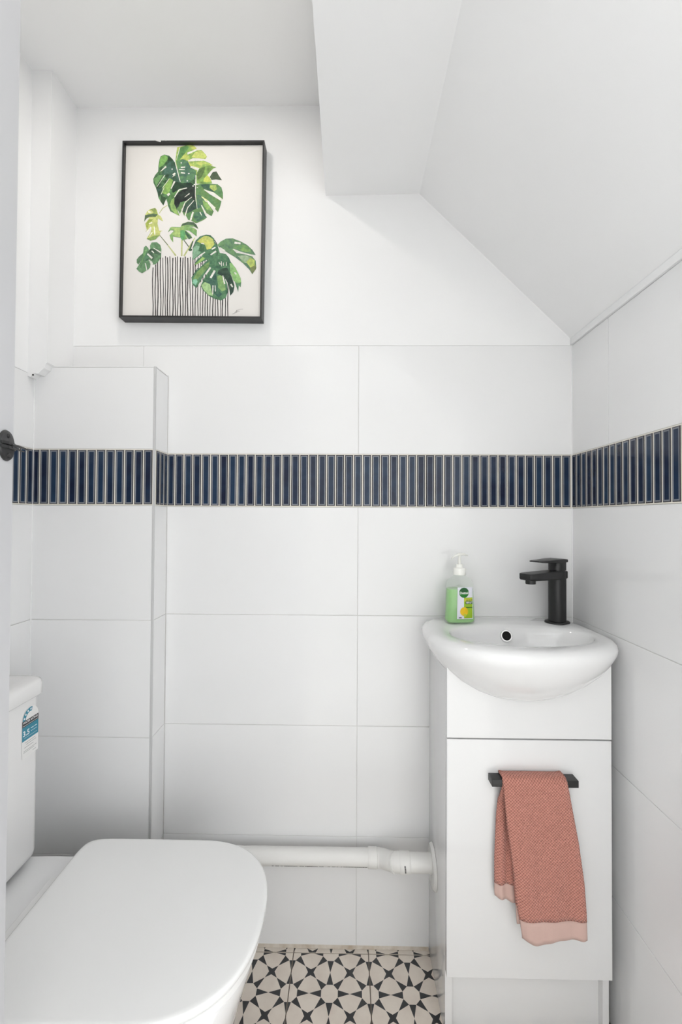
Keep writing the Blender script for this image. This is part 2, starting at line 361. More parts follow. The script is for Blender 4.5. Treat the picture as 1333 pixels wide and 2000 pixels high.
def floor_tile(x0, x1, y0, y1, px, py):
    key = tuple(round(v_, 4) for v_ in (x1-x0, y1-y0, px-x0, py-y0))
    if key not in FM:
        w, h = x1-x0, y1-y0; ac = Acc(); ac.add(bxv(0, w, 0, h, -0.004, 0), BF, 0)
        for q_ in patt(0.0002, w-0.0002, 0.0002, h-0.0002, px-x0, py-y0): ac.add([(p[0], p[1], 0.00012) for p in q_], [tuple(range(len(q_)))], 1)
        me = bpy.data.meshes.new('floor_tile'); me.from_pydata(ac.v, [], ac.f); me.materials.append(FCREAM); me.materials.append(FBLACK)
        me.polygons.foreach_set('material_index', ac.m); FM[key] = me
    o = bpy.data.objects.new('floor_tile', FM[key]); C.objects.link(o); o.parent = floor; o.location = (x0, y0, random.uniform(-0.0002, 0.0))
FX, FY = -0.1065, -0.0162; fg = 0.0011
xs = [XL] + [FX + 0.2*k for k in range(-3, 4) if XL+0.01 < FX+0.2*k < XR-0.01] + [XR]
ys = [-0.80, FY-0.6, FY-0.4, FY-0.2, FY, -0.001]
for i in range(len(xs)-1):
    for j in range(len(ys)-1):
        py = FY
        if j == len(ys)-2 and abs(xs[i]-FX) < 0.01: py = FY - 0.052
        floor_tile(xs[i]+fg, xs[i+1]-fg, ys[j]+(fg if j else 0), ys[j+1]-fg, FX, py)

# ------------------------------------------------------------------ door leaf at the left, with its latch
al = -0.272; dv = Vector((math.sin(al), math.cos(al), 0)); nn = Vector((math.cos(al), -math.sin(al), 0))
E0 = Vector((-0.3605, -0.700, 0)); Lf = 0.60; th = 0.036
pl = [E0, E0 - dv*Lf, E0 - dv*Lf - nn*th, E0 - nn*th]
v, f = prism([(p.x, p.y) for p in pl], 0.006, 2.03, 'z')
door = st(mk('door_1', v, f, DOORP, bevel=0.0015), 'white door leaf standing open at the left edge')
mw = Matrix((( -dv.x, 0, nn.x, 0), (-dv.y, 0, nn.y, 0), (0, 1, 0, 0), (0, 0, 0, 1)))   # local x along leaf towards camera, y up, z out of the face
lc = E0 - dv*0.0205 + Vector((0, 0, 1.2415))
LM = Matrix.Translation(lc) @ mw
v, f = lathe(0, 0, [(0.0172, 0), (0.0176, 0.0012), (0.0165, 0.0028), (0.0150, 0.0030)], 36, LM)
lp = mk('latch_plate', v, f, BLACK, door, smooth=True); lp['label'] = 'round black latch plate'
for sy in (-1, 1):
    v, f = lathe(0, 0.0112*sy, [(0.0026, 0.0028), (0.0024, 0.0042), (0.0012, 0.0046)], 14, LM); mk('screw', v, f, FRAMEB, lp, smooth=True)
ac = Acc()
for yy, w_ in ((0.0022, 0.0016), (-0.0022, 0.0016)):
    v, f = loft([[LM @ Vector(p) for p in ((x, yy-w_, 0.002), (x, yy+w_, 0.002), (x, yy+w_, zt), (x, yy-w_, zt))] for x, zt in ((0.0172, 0.004), (0.006, 0.0065), (-0.006, 0.0065), (-0.017, 0.004))]); ac.add(v, f)
mk('latch_rib', ac.v, ac.f, BLACK, lp)
# two prongs reaching past the door edge
def wp(x, y, z): return LM @ Vector((x, y, z))
v, f = tube([wp(0.0, 0.0005, 0.006), wp(-0.010, 0.0010, 0.008), wp(-0.021, 0.0008, 0.0095), wp(-0.033, -0.0006, 0.011)], [0.0018, 0.0016, 0.0012, 0.0006], 10); a = Acc(); a.add(v, f)
v, f = tube([wp(0.0, -0.0016, 0.006), wp(-0.010, -0.0020, 0.007), wp(-0.020, -0.0030, 0.008), wp(-0.025, -0.0030, 0.009)], [0.0016, 0.0013, 0.0010, 0.0006], 10); a.add(v, f)
mk('latch_prong', a.v, a.f, BLACK, lp, smooth=True)

# ------------------------------------------------------------------ ceiling downlight (just above the frame)
dl = thing('downlight', 'small round recessed downlight in the white ceiling', 'light', (-0.38, -0.38, ZC))
v, f = lathe(-0.38, -0.38, [(0.052, ZC), (0.052, ZC-0.004), (0.044, ZC-0.006), (0.042, ZC-0.001)], 40); mk('trim_ring', v, f, PUMPW, dl, smooth=True)
gm = bpy.data.materials.new('lamp_glow'); gm.use_nodes = True; gm.node_tree.nodes['Principled BSDF'].inputs['Emission Color'].default_value = (1, 0.93, 0.86, 1); gm.node_tree.nodes['Principled BSDF'].inputs['Emission Strength'].default_value = 6
v, f = lathe(-0.38, -0.38, [(0.042, ZC-0.0010), (0.042, ZC-0.0015)], 40); mk('lens', v, f, gm, dl)

# art print outlines, mm from the picture centre
ART=[((52,48,50),(90,86,86),(-115.2,-95.3,-116,-112.7,-116.5,-130.2,-116,-147.6,-115.7,-165.1,-114.7,-182.5,-113.6,-199.9,-113.9,-217.4,-114.1,-234.8,-111.4,-234.8,-111.1,-217.4,-110.9,-199.9,-112,-182.5,-113,-165.1,-113.3,-147.6,-113.8,-130.2,-113.3,-112.7,-112.5,-95.3)),
((52,48,50),(90,86,86),(-108.2,-87.6,-108,-106,-108.1,-124.5,-108.7,-142.9,-109.3,-161.3,-108.5,-179.7,-107.7,-198,-107,-216.4,-106.8,-234.8,-104,-234.8,-104.2,-216.4,-105,-198,-105.8,-179.7,-106.5,-161.3,-106,-142.9,-105.4,-124.5,-105.2,-106.1,-105.4,-87.6)),
((52,48,50),(90,86,86),(-103.3,-80,-103,-99.3,-102.4,-118.7,-101.2,-138.1,-100.9,-157.5,-100.8,-176.8,-101.3,-196.1,-102.1,-215.5,-101.8,-234.8,-98.8,-234.8,-99.1,-215.5,-98.3,-196.1,-97.7,-176.8,-97.9,-157.5,-98.2,-138.1,-99.4,-118.7,-99.9,-99.4,-100.3,-80)),
((52,48,50),(90,86,86),(-94.8,-65.1,-95.2,-86.4,-95.5,-107.6,-95.2,-128.8,-94.1,-150.1,-93.2,-171.3,-92.5,-192.5,-92.9,-213.6,-93.2,-234.8,-90.5,-234.8,-90.1,-213.6,-89.8,-192.5,-90.4,-171.3,-91.4,-150.1,-92.4,-128.8,-92.8,-107.6,-92.4,-86.4,-92,-65.1)),
((52,48,50),(90,86,86),(-88.3,-68.7,-88.2,-89.5,-87.5,-110.3,-86.7,-131.1,-85.9,-151.9,-86.1,-172.6,-86.2,-193.4,-86.8,-214.1,-86.9,-234.8,-84.8,-234.8,-84.7,-214.1,-84.1,-193.4,-84,-172.6,-83.8,-151.9,-84.6,-131.1,-85.4,-110.3,-86,-89.5,-86.2,-68.7)),
((52,48,50),(90,86,86),(-81.3,-64.3,-80.5,-85.7,-80,-107,-79.9,-128.4,-80.1,-149.7,-80.5,-171,-80.8,-192.3,-79.7,-213.6,-79,-234.8,-77,-234.8,-77.6,-213.6,-78.7,-192.3,-78.4,-171,-78.1,-149.7,-77.9,-128.4,-78,-107,-78.5,-85.7,-79.2,-64.3)),
((52,48,50),(90,86,86),(-76.3,-68,-75.1,-88.9,-74.5,-109.8,-74.2,-130.7,-74.1,-151.5,-74.9,-172.4,-75.1,-193.2,-74.7,-214,-73.7,-234.8,-70.5,-234.8,-71.5,-214,-71.9,-193.2,-71.8,-172.4,-70.9,-151.5,-71,-130.7,-71.4,-109.8,-71.9,-88.9,-73.1,-68)),
((52,48,50),(90,86,86),(-69.2,-64.9,-68.4,-86.2,-67.7,-107.5,-67.1,-128.7,-67.2,-150,-67.7,-171.2,-68,-192.4,-67.7,-213.7,-66.9,-234.9,-64.5,-234.9,-65.4,-213.7,-65.7,-192.4,-65.3,-171.2,-64.9,-150,-64.8,-128.7,-65.4,-107.5,-66,-86.2,-66.8,-64.9)),
((52,48,50),(90,86,86),(-61.1,-69.3,-61.5,-90,-61.5,-110.8,-61.4,-131.5,-60.5,-152.2,-59.9,-172.9,-59.2,-193.6,-59.3,-214.2,-60.1,-234.9,-57.3,-234.9,-56.4,-214.2,-56.3,-193.6,-57,-172.9,-57.7,-152.2,-58.5,-131.5,-58.6,-110.8,-58.7,-90.1,-58.2,-69.3)),
((52,48,50),(90,86,86),(-54,-67.5,-53.1,-88.5,-53.2,-109.4,-53.4,-130.4,-53.9,-151.3,-54.3,-172.2,-53.6,-193.1,-52.2,-214,-51.3,-234.9,-48.6,-234.9,-49.5,-214,-50.8,-193.1,-51.5,-172.2,-51.1,-151.3,-50.7,-130.4,-50.4,-109.5,-50.4,-88.5,-51.3,-67.5)),
((52,48,50),(90,86,86),(-47.9,-65.5,-48.2,-86.7,-47.8,-107.9,-46.8,-129.1,-46,-150.3,-45.5,-171.5,-45.6,-192.6,-46.5,-213.8,-46.4,-234.9,-44.1,-234.9,-44.1,-213.8,-43.2,-192.6,-43.2,-171.5,-43.7,-150.3,-44.4,-129.1,-45.4,-107.9,-45.8,-86.7,-45.6,-65.5)),
((52,48,50),(90,86,86),(-40.4,-68.3,-40.4,-89.1,-40.7,-110,-41,-130.8,-41.3,-151.7,-40.4,-172.5,-39.4,-193.3,-38.5,-214.1,-38.6,-234.9,-35.7,-234.9,-35.5,-214.1,-36.5,-193.3,-37.5,-172.5,-38.3,-151.7,-38,-130.8,-37.7,-110,-37.4,-89.1,-37.4,-68.3)),
((52,48,50),(90,86,86),(-33.3,-69,-33.9,-89.7,-34.6,-110.5,-34.7,-131.3,-33.9,-152,-33.2,-172.8,-32,-193.5,-31.8,-214.2,-32.5,-234.9,-29.8,-234.9,-29,-214.2,-29.3,-193.5,-30.4,-172.8,-31.2,-152,-32,-131.3,-31.8,-110.5,-31.2,-89.8,-30.5,-69)),
((52,48,50),(90,86,86),(-27.3,-65.8,-27.5,-87,-26.9,-108.1,-25.6,-129.3,-25.1,-150.4,-24.9,-171.6,-25.2,-192.7,-25.7,-213.8,-25.8,-234.9,-22.8,-234.9,-22.8,-213.8,-22.3,-192.7,-21.9,-171.6,-22.2,-150.5,-22.7,-129.3,-23.9,-108.1,-24.6,-87,-24.4,-65.8)),
((52,48,50),(90,86,86),(-20.5,-69.4,-19.6,-90.1,-19.5,-110.8,-19.5,-131.6,-20.1,-152.3,-20.7,-172.9,-20,-193.6,-19,-214.3,-18.2,-235,-15.1,-235,-15.9,-214.3,-16.9,-193.6,-17.6,-173,-16.9,-152.3,-16.4,-131.6,-16.4,-110.9,-16.5,-90.1,-17.4,-69.4)),
((52,48,50),(90,86,86),(-12.8,-67.2,-12.9,-88.2,-13.5,-109.2,-13.3,-130.2,-13.2,-151.2,-11.7,-172.1,-11.1,-193.1,-10.8,-214,-11.2,-235,-8.9,-235,-8.5,-214,-8.8,-193.1,-9.5,-172.1,-11,-151.2,-11.1,-130.2,-11.3,-109.2,-10.6,-88.2,-10.5,-67.2)),
((52,48,50),(90,86,86),(-6.4,-69.3,-5.5,-90.1,-5,-110.8,-5.4,-131.5,-6,-152.2,-5.9,-172.9,-5.6,-193.6,-4.8,-214.3,-4,-235,-1.1,-235,-2,-214.3,-2.7,-193.6,-3,-173,-3.1,-152.3,-2.5,-131.5,-2.1,-110.8,-2.6,-90.1,-3.6,-69.3)),
((52,48,50),(90,86,86),(-0.4,-69.1,0.3,-89.9,1.4,-110.7,1.9,-131.4,2.4,-152.2,2.1,-172.9,1.5,-193.6,1.4,-214.3,1.5,-235,3.9,-235,3.8,-214.3,3.9,-193.6,4.5,-172.9,4.8,-152.2,4.3,-131.4,3.8,-110.7,2.7,-89.9,2,-69.1)),
((52,48,50),(90,86,86),(8.2,-67.9,9.1,-88.8,9.2,-109.7,8.8,-130.6,8.5,-151.5,8,-172.4,8.6,-193.3,9.6,-214.2,10.4,-235,12.7,-235,11.9,-214.2,10.9,-193.3,10.3,-172.4,10.8,-151.5,11.1,-130.6,11.5,-109.7,11.4,-88.8,10.5,-67.9)),
((52,48,50),(90,86,86),(14.4,-64.8,15.1,-86.1,16,-107.4,16.6,-128.7,16.7,-150,16.1,-171.3,15.6,-192.5,15.7,-213.8,16.6,-235,18.6,-235,17.8,-213.8,17.7,-192.5,18.2,-171.3,18.7,-150,18.7,-128.7,18.1,-107.4,17.1,-86.1,16.4,-64.8)),
((52,48,50),(90,86,86),(20.2,-65.1,20.5,-86.4,21.5,-107.7,22.5,-128.9,23.1,-150.2,22.8,-171.4,22.5,-192.6,22,-213.8,22.2,-235,24.6,-235,24.4,-213.8,24.9,-192.6,25.2,-171.4,25.6,-150.2,25,-128.9,23.9,-107.7,23,-86.4,22.7,-65.1)),
((52,48,50),(90,86,86),(27.4,-66.5,27.4,-87.6,28.1,-108.7,29.2,-129.8,29.8,-150.9,29.4,-171.9,29.1,-193,28.7,-214,29.1,-235.1,31.6,-235.1,31.2,-214,31.5,-193,31.9,-172,32.3,-150.9,31.7,-129.8,30.6,-108.7,29.9,-87.6,29.8,-66.5)),
((52,48,50),(90,86,86),(33.7,-69.7,34.7,-90.4,35.4,-111.1,36.1,-131.8,35.8,-152.5,35.4,-173.1,35.1,-193.8,35.4,-214.4,36.3,-235.1,39.2,-235.1,38.3,-214.4,38,-193.8,38.3,-173.1,38.7,-152.5,39.1,-131.8,38.3,-111.1,37.6,-90.4,36.6,-69.7)),
((52,48,50),(90,86,86),(40.9,-67.7,41,-88.6,40.9,-109.6,41.8,-130.5,42.7,-151.5,43.6,-172.4,42.9,-193.3,42.3,-214.2,42.5,-235.1,44.4,-235.1,44.2,-214.2,44.9,-193.3,45.5,-172.4,44.7,-151.5,43.8,-130.5,42.9,-109.6,42.9,-88.6,42.9,-67.7)),
((52,48,50),(90,86,86),(48.4,-65.2,48.2,-86.5,49,-107.8,49.6,-129,50.6,-150.3,50.5,-171.5,50.1,-192.7,49.3,-213.9,49.8,-235.1,52.7,-235.1,52.3,-213.9,53.1,-192.7,53.5,-171.5,53.6,-150.3,52.5,-129,52,-107.8,51.2,-86.5,51.4,-65.2)),
((52,48,50),(90,86,86),(55.8,-69.8,55.1,-90.5,54.5,-111.2,54.4,-131.9,55.1,-152.5,56.1,-173.2,56.7,-193.8,56.9,-214.5,56.6,-235.1,59.2,-235.1,59.6,-214.5,59.3,-193.9,58.7,-173.2,57.7,-152.5,57,-131.9,57.2,-111.2,57.7,-90.5,58.4,-69.8)),
((52,48,50),(90,86,86),(62.8,-66.6,63.2,-87.7,63.3,-108.8,62.5,-129.9,62.3,-150.9,62.5,-172,63.1,-193.1,64,-214.1,64.6,-235.1,67.2,-235.1,66.6,-214.1,65.7,-193.1,65,-172,64.9,-150.9,65.1,-129.9,65.9,-108.8,65.7,-87.7,65.4,-66.6)),
((52,48,50),(90,86,86),(70.7,-68.2,71.2,-89.1,70.7,-110,70.1,-130.9,70,-151.8,70.1,-172.6,71,-193.5,71.8,-214.3,72.4,-235.1,74.4,-235.1,73.9,-214.3,73.1,-193.5,72.1,-172.6,72.1,-151.8,72.2,-130.9,72.8,-110,73.3,-89.1,72.8,-68.2)),
((52,48,50),(90,86,86),(74.5,-66.4,74.8,-87.5,75.4,-108.7,76.6,-129.8,77,-150.9,76.8,-172,76.2,-193,75.7,-214.1,76.1,-235.2,79.2,-235.2,78.8,-214.1,79.4,-193,79.9,-172,80.1,-150.9,79.7,-129.8,78.5,-108.7,77.9,-87.6,77.6,-66.4)),
((52,48,50),(90,86,86),(83.3,-66.8,82.5,-87.9,82.5,-109,82.2,-130,82.9,-151.1,83.7,-172.1,84.7,-193.2,84.7,-214.2,84.1,-235.2,86.4,-235.2,87.1,-214.2,87,-193.2,86.1,-172.1,85.2,-151.1,84.5,-130,84.8,-109,84.9,-87.9,85.7,-66.8)),
((52,48,50),(90,86,86),(89.4,-67.4,90.3,-88.4,90.9,-109.4,91.3,-130.4,91.2,-151.4,90.9,-172.4,90.5,-193.3,90.8,-214.3,91.6,-235.2,94,-235.2,93.3,-214.3,92.9,-193.3,93.4,-172.4,93.6,-151.4,93.8,-130.4,93.4,-109.4,92.7,-88.4,91.8,-67.4)),
((186,192,120),(186,192,120),(-77.3,76.6,-90,68.7,-88.8,66.8,-76.1,74.7)),
((186,192,120),(186,192,120),(-90.3,68.4,-99.6,54.1,-97.8,52.8,-88.4,67.1)),
((120,130,90),(120,130,90),(-97.2,-7.7,-74.9,-35,-73,-33.4,-95.7,-6.5)),
((186,192,120),(186,192,120),(-74.9,-35,-53.2,-65,-49.7,-62.4,-72.9,-33.4)),
((186,192,120),(186,192,120),(-37.5,-20,-37.5,-64.5,-33.7,-64.6,-33.1,-20.1)),
((90,105,80),(90,105,80),(-30.7,-21.6,-11.5,-47.9,-9.4,-46.5,-28.7,-20.2)),
((186,192,120),(186,192,120),(-1,-13.2,-31.2,-63.4,-27.3,-65.7,1.5,-14.6)),
((70,95,70),(70,95,70),(-6.7,-22.9,-14.2,-43.3,-10,-44.8,-3.7,-23.9)),
((70,100,75),(70,100,75),(-6.5,-47.2,-7.5,-49.3,-10.3,-50.5,-13.7,-50.5,-16.5,-49.2,-17.6,-47.2,-16.5,-45.1,-13.8,-43.9,-10.4,-43.9,-7.6,-45.2)),
((92,146,84),(48,78,52),(-57.5,195,-63.5,203.6,-72.9,213.1,-86.5,216.6,-96.7,211.5,-99.9,202.2,-102.3,186.8,-103,169.8,-111.3,159.6,-116.3,149.4,-115.3,137.5,-109.2,125.5,-104,110.2,-101.3,96.5,-95.2,86.3,-87.5,75.2,-80.1,93,-76.6,84.5,-74.8,74.2,-67.8,58.9,-54.2,52,-42.3,46,-49.3,65.6,-57.9,79.2,-58.1,96.2,-48.1,109.8,-34.6,118.2,-21.1,123.2,-1,135,2.1,165.6,-11.5,172.5,-38.7,179.5)),
((128,172,62),(196,206,72),(-55.8,197.6,-53.5,220.6,-51.1,236.8,-35.9,239.2,-20.7,243.3,-5.4,240.7,3.1,232.9,-8.7,227,-22.2,220.3,-23.8,216.1,-12,220.2,4.8,227.8,16.7,227.7,27,216.5,31.2,209.7,27.1,202.9,8.5,205.6,-8.5,205.7,-21.9,199,-1.6,198,22.1,198.7,37.3,192.6,47.5,185.7,22.2,180.8,8.7,177.5,-11.6,183.6,-13.3,179.3,5.4,172.4,2.2,158.8,-38.2,138.7)),
((122,184,70),(100,160,60),(-98.2,202.2,-95,210.7,-86.5,214.9,-78,210.5,-76.2,203.7,-82.9,195.2,-89.6,186.7,-99.7,180,-101.5,186.8)),
((70,110,92),(48,78,52),(-74.6,212.2,-62.6,201.9,-48.8,174.5,-39.9,138.7,-58.5,135.4,-62,145.6,-79,152.6,-94.4,161.2,-89.4,173.1,-79.4,186.7)),
((92,146,84),(70,110,92),(-54.1,198.4,-35.5,203.4,-21.9,198.2,-13.3,181,2,170.7,0.5,152,-19.6,136.8,-39.9,138.7)),
((88,150,70),(74,126,66),(-42.7,235.8,-25.8,240.8,-18.9,235.6,-28.9,220.4,-45.7,200,-50.7,200.1,-49.3,220.5)),
((206,214,92),(190,204,80),(-1.9,221.9,16.7,226,29.6,209.7,22,203.8,5.1,207.3,-11.9,208.3)),
((200,212,84),(128,172,62),(-8.3,191.2,18.7,197,39,190,35.7,185.8,10.4,179.2,-4.9,186.1)),
((140,186,62),(112,160,60),(-70.5,150.8,-62,145.6,-66.9,125.2,-73.4,106.6,-83.6,106.6,-92.1,110.1,-88.9,128.8,-78.9,142.3)),
((76,116,66),(58,92,60),(-112.9,152.8,-85.9,162.8,-92.6,149.3,-105.9,128.9,-112.7,135.8)),
((104,158,76),(92,146,84),(-114.6,149.4,-101.1,159.5,-91,159.5,-107.6,128.9)),
((48,78,52),(62,96,80),(-105.8,122.1,-90.6,128.8,-95.5,108.4,-100.4,96.5,-104,110.2)),
((66,98,62),(48,78,52),(-95.4,105,-80.1,94.7,-87.5,75.2,-95.2,86.3)),
((70,118,60),(86,140,64),(-75,96.4,-61.7,113.3,-34.7,123.3,-51.4,108.1,-58.1,96.2,-61.3,84.4,-69.7,74.2,-75.7,82.8)),
((150,190,84),(116,160,74),(-64.8,91.2,-58.1,96.2,-56.2,75.8,-42.3,46,-55.9,53.7,-66.2,64,-69.7,77.6)),
((48,78,52),(40,60,50),(-64.3,121.8,-56.9,140.5,-34.8,136.9,-11.2,138.5,-0.9,128.2,-21.1,123.2,-41.4,121.7,-61.6,109.9)),
((104,140,62),(128,172,62),(3.3,135,2.1,162.2,10.4,177.5,22.2,183.3,39.1,185.8,57.7,179.7,49.3,177.2,40.9,168.7,32.6,158.6,39.4,151.7,44.6,141.5,46.3,135.5,22.7,134)),
((78,106,58),(96,128,60),(3.9,158.8,10.4,175.8,27.3,182.4,22.4,165.5,15.8,151.9,5.7,145.2)),
((208,216,50),(188,200,50),(22.6,148.4,32.6,158.6,39.4,151.7,42.9,141.5,32.8,138.2,22.6,140.8)),
((66,84,62),(84,100,74),(39.4,153.4,47.7,167,57.8,168.6,64.7,156.6,73.3,143.8,56.4,146.5,44.6,144.9)),
((84,136,78),(100,140,72),(-21.1,123.2,0.8,131.6,14.2,134,39.6,134.7,61.6,132.9,71.8,124.3,76.1,109,76.3,90.3,65.3,98.8,44.9,110.9,22.9,118.7,39.9,105.8,56.8,95.5,72.1,86.1,68.9,71.7,63.1,55.6,46.9,73.5,31.6,90.6,17.1,100,28.2,85.5,40.2,73.5,51.3,58.2,45.5,44.7,31.9,53.2,23.4,65.1,16.5,75.4,23.5,58.4,32.9,41.3,23.7,34.6,3.5,25.4,-11.7,33.1,-18.5,34.8,-27.1,50.2,-28.8,44.2,-35.7,58.7,-36.6,67.2,-40.7,50.2,-49.3,65.6,-57.9,79.2,-58.1,96.2,-51.4,108.1,-38,118.2)),
((40,46,44),(56,70,60),(-21.2,124.9,-0.9,131.6,1.1,101,-0.4,84,-10.7,94.2,-24.2,87.5,-41,84.2,-46,70.7,-51,67.3,-57.9,79.2,-57.2,96.2,-49.7,108.1,-36.3,118.2)),
((66,94,76),(48,72,62),(-34.1,72.3,-10.7,95.9,2.9,84,4.8,67,-10.3,58.6,-20.4,53.5,-27.2,55.3,-34,58.7)),
((66,104,104),(86,128,88),(4.4,104.3,18,100.9,26.6,83.8,16.6,70.3,6.5,66.9)),
((176,196,72),(120,160,80),(41.3,131.3,56.5,131.2,60,119.3,49.9,112.5,39.7,121.1)),
((50,84,72),(70,110,80),(14.3,132.3,39.6,133.9,38,124.5,56.7,109.1,22.8,121.2)),
((150,190,80),(110,160,76),(19.8,88.9,33.3,83.8,40.2,71.8,47.1,59.9,33.5,61.7,23.3,75.3)),
((60,100,84),(84,136,90),(-0.2,56.8,23.5,56.7,32.1,41.3,16.9,34.6,3.5,29.6,-3.4,41.5)),
((224,222,208),(224,222,208),(-56.9,193,-42.5,140.2,-40.8,140.6,-54.6,193.6)),
((224,222,208),(224,222,208),(0.1,158.8,-0.7,104.4,1,104.3,2.5,158.8)),
((224,222,208),(224,222,208),(-0.8,104.2,5.2,65.2,6.2,65.3,1.2,104.5)),
((224,222,208),(224,222,208),(-44.5,236.1,-53,201.9,-52,201.7,-42.5,235.6)),
((224,222,208),(224,222,208),(-82.7,185.1,-96.6,170.3,-95.7,169.2,-79.5,181.5)),
((224,222,208),(224,222,208),(-84.9,159.9,-106.3,127.5,-105.4,126.9,-83.5,158.9)),
((224,222,208),(224,222,208),(-72.9,149.6,-91,124,-90.2,123.4,-71.5,148.6)),
((224,222,208),(224,222,208),(-59,143.3,-68,122.4,-65.6,121.2,-54.8,141.1)),
((224,222,208),(224,222,208),(-55.7,159.8,-64.1,154.6,-63.5,153.7,-55,158.6)),
((224,222,208),(224,222,208),(-23.1,124.7,-45.2,119.9,-44.4,116.6,-22.5,122.4)),
((224,222,208),(224,222,208),(-46.2,119.2,-58.1,98.5,-56.4,97.4,-43.3,117.4)),
((224,222,208),(224,222,208),(-16.7,109,-29.6,98.2,-29,97.4,-15.1,106.8)),
((224,222,208),(224,222,208),(-9.5,99,-28,84.8,-27,83.5,-8.6,97.9)),
((224,222,208),(224,222,208),(-28.4,84.5,-41.7,51,-37.9,49.5,-26.5,83.8)),
((224,222,208),(224,222,208),(-3.7,89.7,-21.3,69.5,-19.8,68.1,-2.4,88.5)),
((224,222,208),(224,222,208),(-21.5,69.1,-29.5,45.6,-26.3,44.5,-19.6,68.5)),
((224,222,208),(224,222,208),(-7.5,57.6,-14.9,33.8,-10.3,32.4,-3,56.1)),
((224,222,208),(224,222,208),(12,56,18.1,46.3,19,46.7,14.7,57.4)),
((224,222,208),(224,222,208),(23.4,117.5,49.4,107.5,50.5,110.7,24,119.1)),
((224,222,208),(224,222,208),(48.9,107.8,72.1,87.4,75.5,91.5,51,110.4)),
((226,228,150),(226,228,150),(16.5,98.3,31.9,85.3,34.7,89.1,17.7,100)),
((224,222,208),(224,222,208),(31.6,85.6,50.8,62.2,56.7,67.7,35,88.8)),
((224,222,208),(224,222,208),(16.3,74.8,29.3,45.1,34.7,47.8,18.4,75.9)),
((224,222,208),(224,222,208),(-21,215.8,3.8,227.1,2.5,230.2,-23.3,221.5)),
((224,222,208),(224,222,208),(-20.2,196.3,18.7,198.2,18.6,200.9,-20.3,201.7)),
((224,222,208),(224,222,208),(-13.8,179.2,10.2,175.3,10.7,177.9,-12.8,184.6)),
((224,222,208),(224,222,208),(-40.2,178.9,-28.4,179.6,-28.7,182.7,-40.5,181.9)),
((224,222,208),(224,222,208),(-45.4,173.4,-30.1,173.3,-30.2,175.4,-45.4,175.5)),
((224,222,208),(224,222,208),(-40.5,163.9,-28.5,162.8,-28.2,165.5,-40,167.9)),
((224,222,208),(224,222,208),(-60.3,156.8,-54.2,162.7,-56.7,166,-64,161.7)),
((224,222,208),(224,222,208),(-93.1,106.4,-84.9,125.1,-86.1,125.6,-94.4,107)),
((224,222,208),(224,222,208),(-74.5,100.2,-68.6,106.3,-71.5,110.1,-79,106.2)),
((222,219,215),(222,219,215),(-36.9,192.8,-37.4,191.8,-38.6,191.2,-40,191.3,-41.2,191.9,-41.7,192.9,-41.2,193.8,-40.1,194.4,-38.6,194.4,-37.4,193.8)),
((222,219,215),(222,219,215),(-62.2,175.8,-62.6,174.9,-63.7,174.3,-65,174.3,-66.1,174.9,-66.6,175.8,-66.2,176.7,-65.1,177.3,-63.7,177.3,-62.6,176.7)),
((222,219,215),(222,219,215),(-4.1,128.5,-4.5,127.6,-5.6,127.1,-7,127.1,-8.1,127.7,-8.5,128.6,-8.1,129.5,-7,130,-5.7,130,-4.5,129.5)),
((222,219,215),(222,219,215),(7.1,124.4,6.8,123.8,6,123.4,5.1,123.4,4.3,123.8,4,124.4,4.3,125,5.1,125.4,6,125.4,6.8,125)),
((222,219,215),(222,219,215),(-20.2,142.8,-20.5,141.9,-21.6,141.4,-22.8,141.4,-23.8,142,-24.2,142.8,-23.8,143.6,-22.8,144.2,-21.6,144.2,-20.6,143.6)),
((222,219,215),(222,219,215),(-15.8,163.2,-16.3,162.2,-17.4,161.6,-18.9,161.6,-20.1,162.2,-20.6,163.2,-20.1,164.2,-18.9,164.8,-17.5,164.8,-16.3,164.2)),
((178,190,84),(206,210,110),(-110,68.7,-122.7,65.6,-132.1,59.2,-137.6,48.9,-139.7,30.6,-133.5,39.3,-124,42.5,-131.8,32.9,-136.5,25,-132.3,7.5,-137.8,1.1,-125.2,12.2,-118.9,13.8,-121.9,1,-132.8,-16.4,-121.6,-22,-109,-18.1,-96.4,-7.1,-95,2.5,-88.6,5.6,-98.2,5.7,-103.1,24.8,-101.7,39.1,-87.3,31.1,-93.9,45.5,-101.9,50.3,-105.2,63.1)),
((74,98,72),(96,120,80),(-137.6,48.9,-125.7,51.2,-114.6,53.6,-102.6,50.3,-108.1,44,-125.6,44.1,-133.5,39.3,-139.7,30.6)),
((158,180,60),(130,150,70),(-110,68.7,-105.9,61.5,-102.7,51.1,-113,52,-117.9,61.6,-125.8,64)),
((176,188,40),(150,170,50),(-136.2,25,-125.5,37.7,-114.4,37.6,-123.8,28.1,-131.5,9)),
((140,170,70),(110,150,70),(-132,-16.4,-117,-10.1,-96.4,-5.5,-107.4,-18.1,-121.6,-22)),
((236,232,214),(236,232,214),(-129.1,55.1,-119.5,56,-119.3,57.6,-128.8,60.2)),
((236,232,214),(236,232,214),(-130.5,1.8,-118.8,13.9,-122.2,16.8,-132.4,3.5)),
((236,232,214),(236,232,214),(-124.3,-10.6,-116,0.2,-118.3,1.8,-125.6,-9.6)),
((240,236,214),(240,236,214),(-126.5,23.6,-116.8,26.3,-118.1,29.9,-127.4,26.3)),
((240,238,220),(240,238,220),(-113,16.8,-111.5,-5.5,-108.3,-5.3,-110.5,17)),
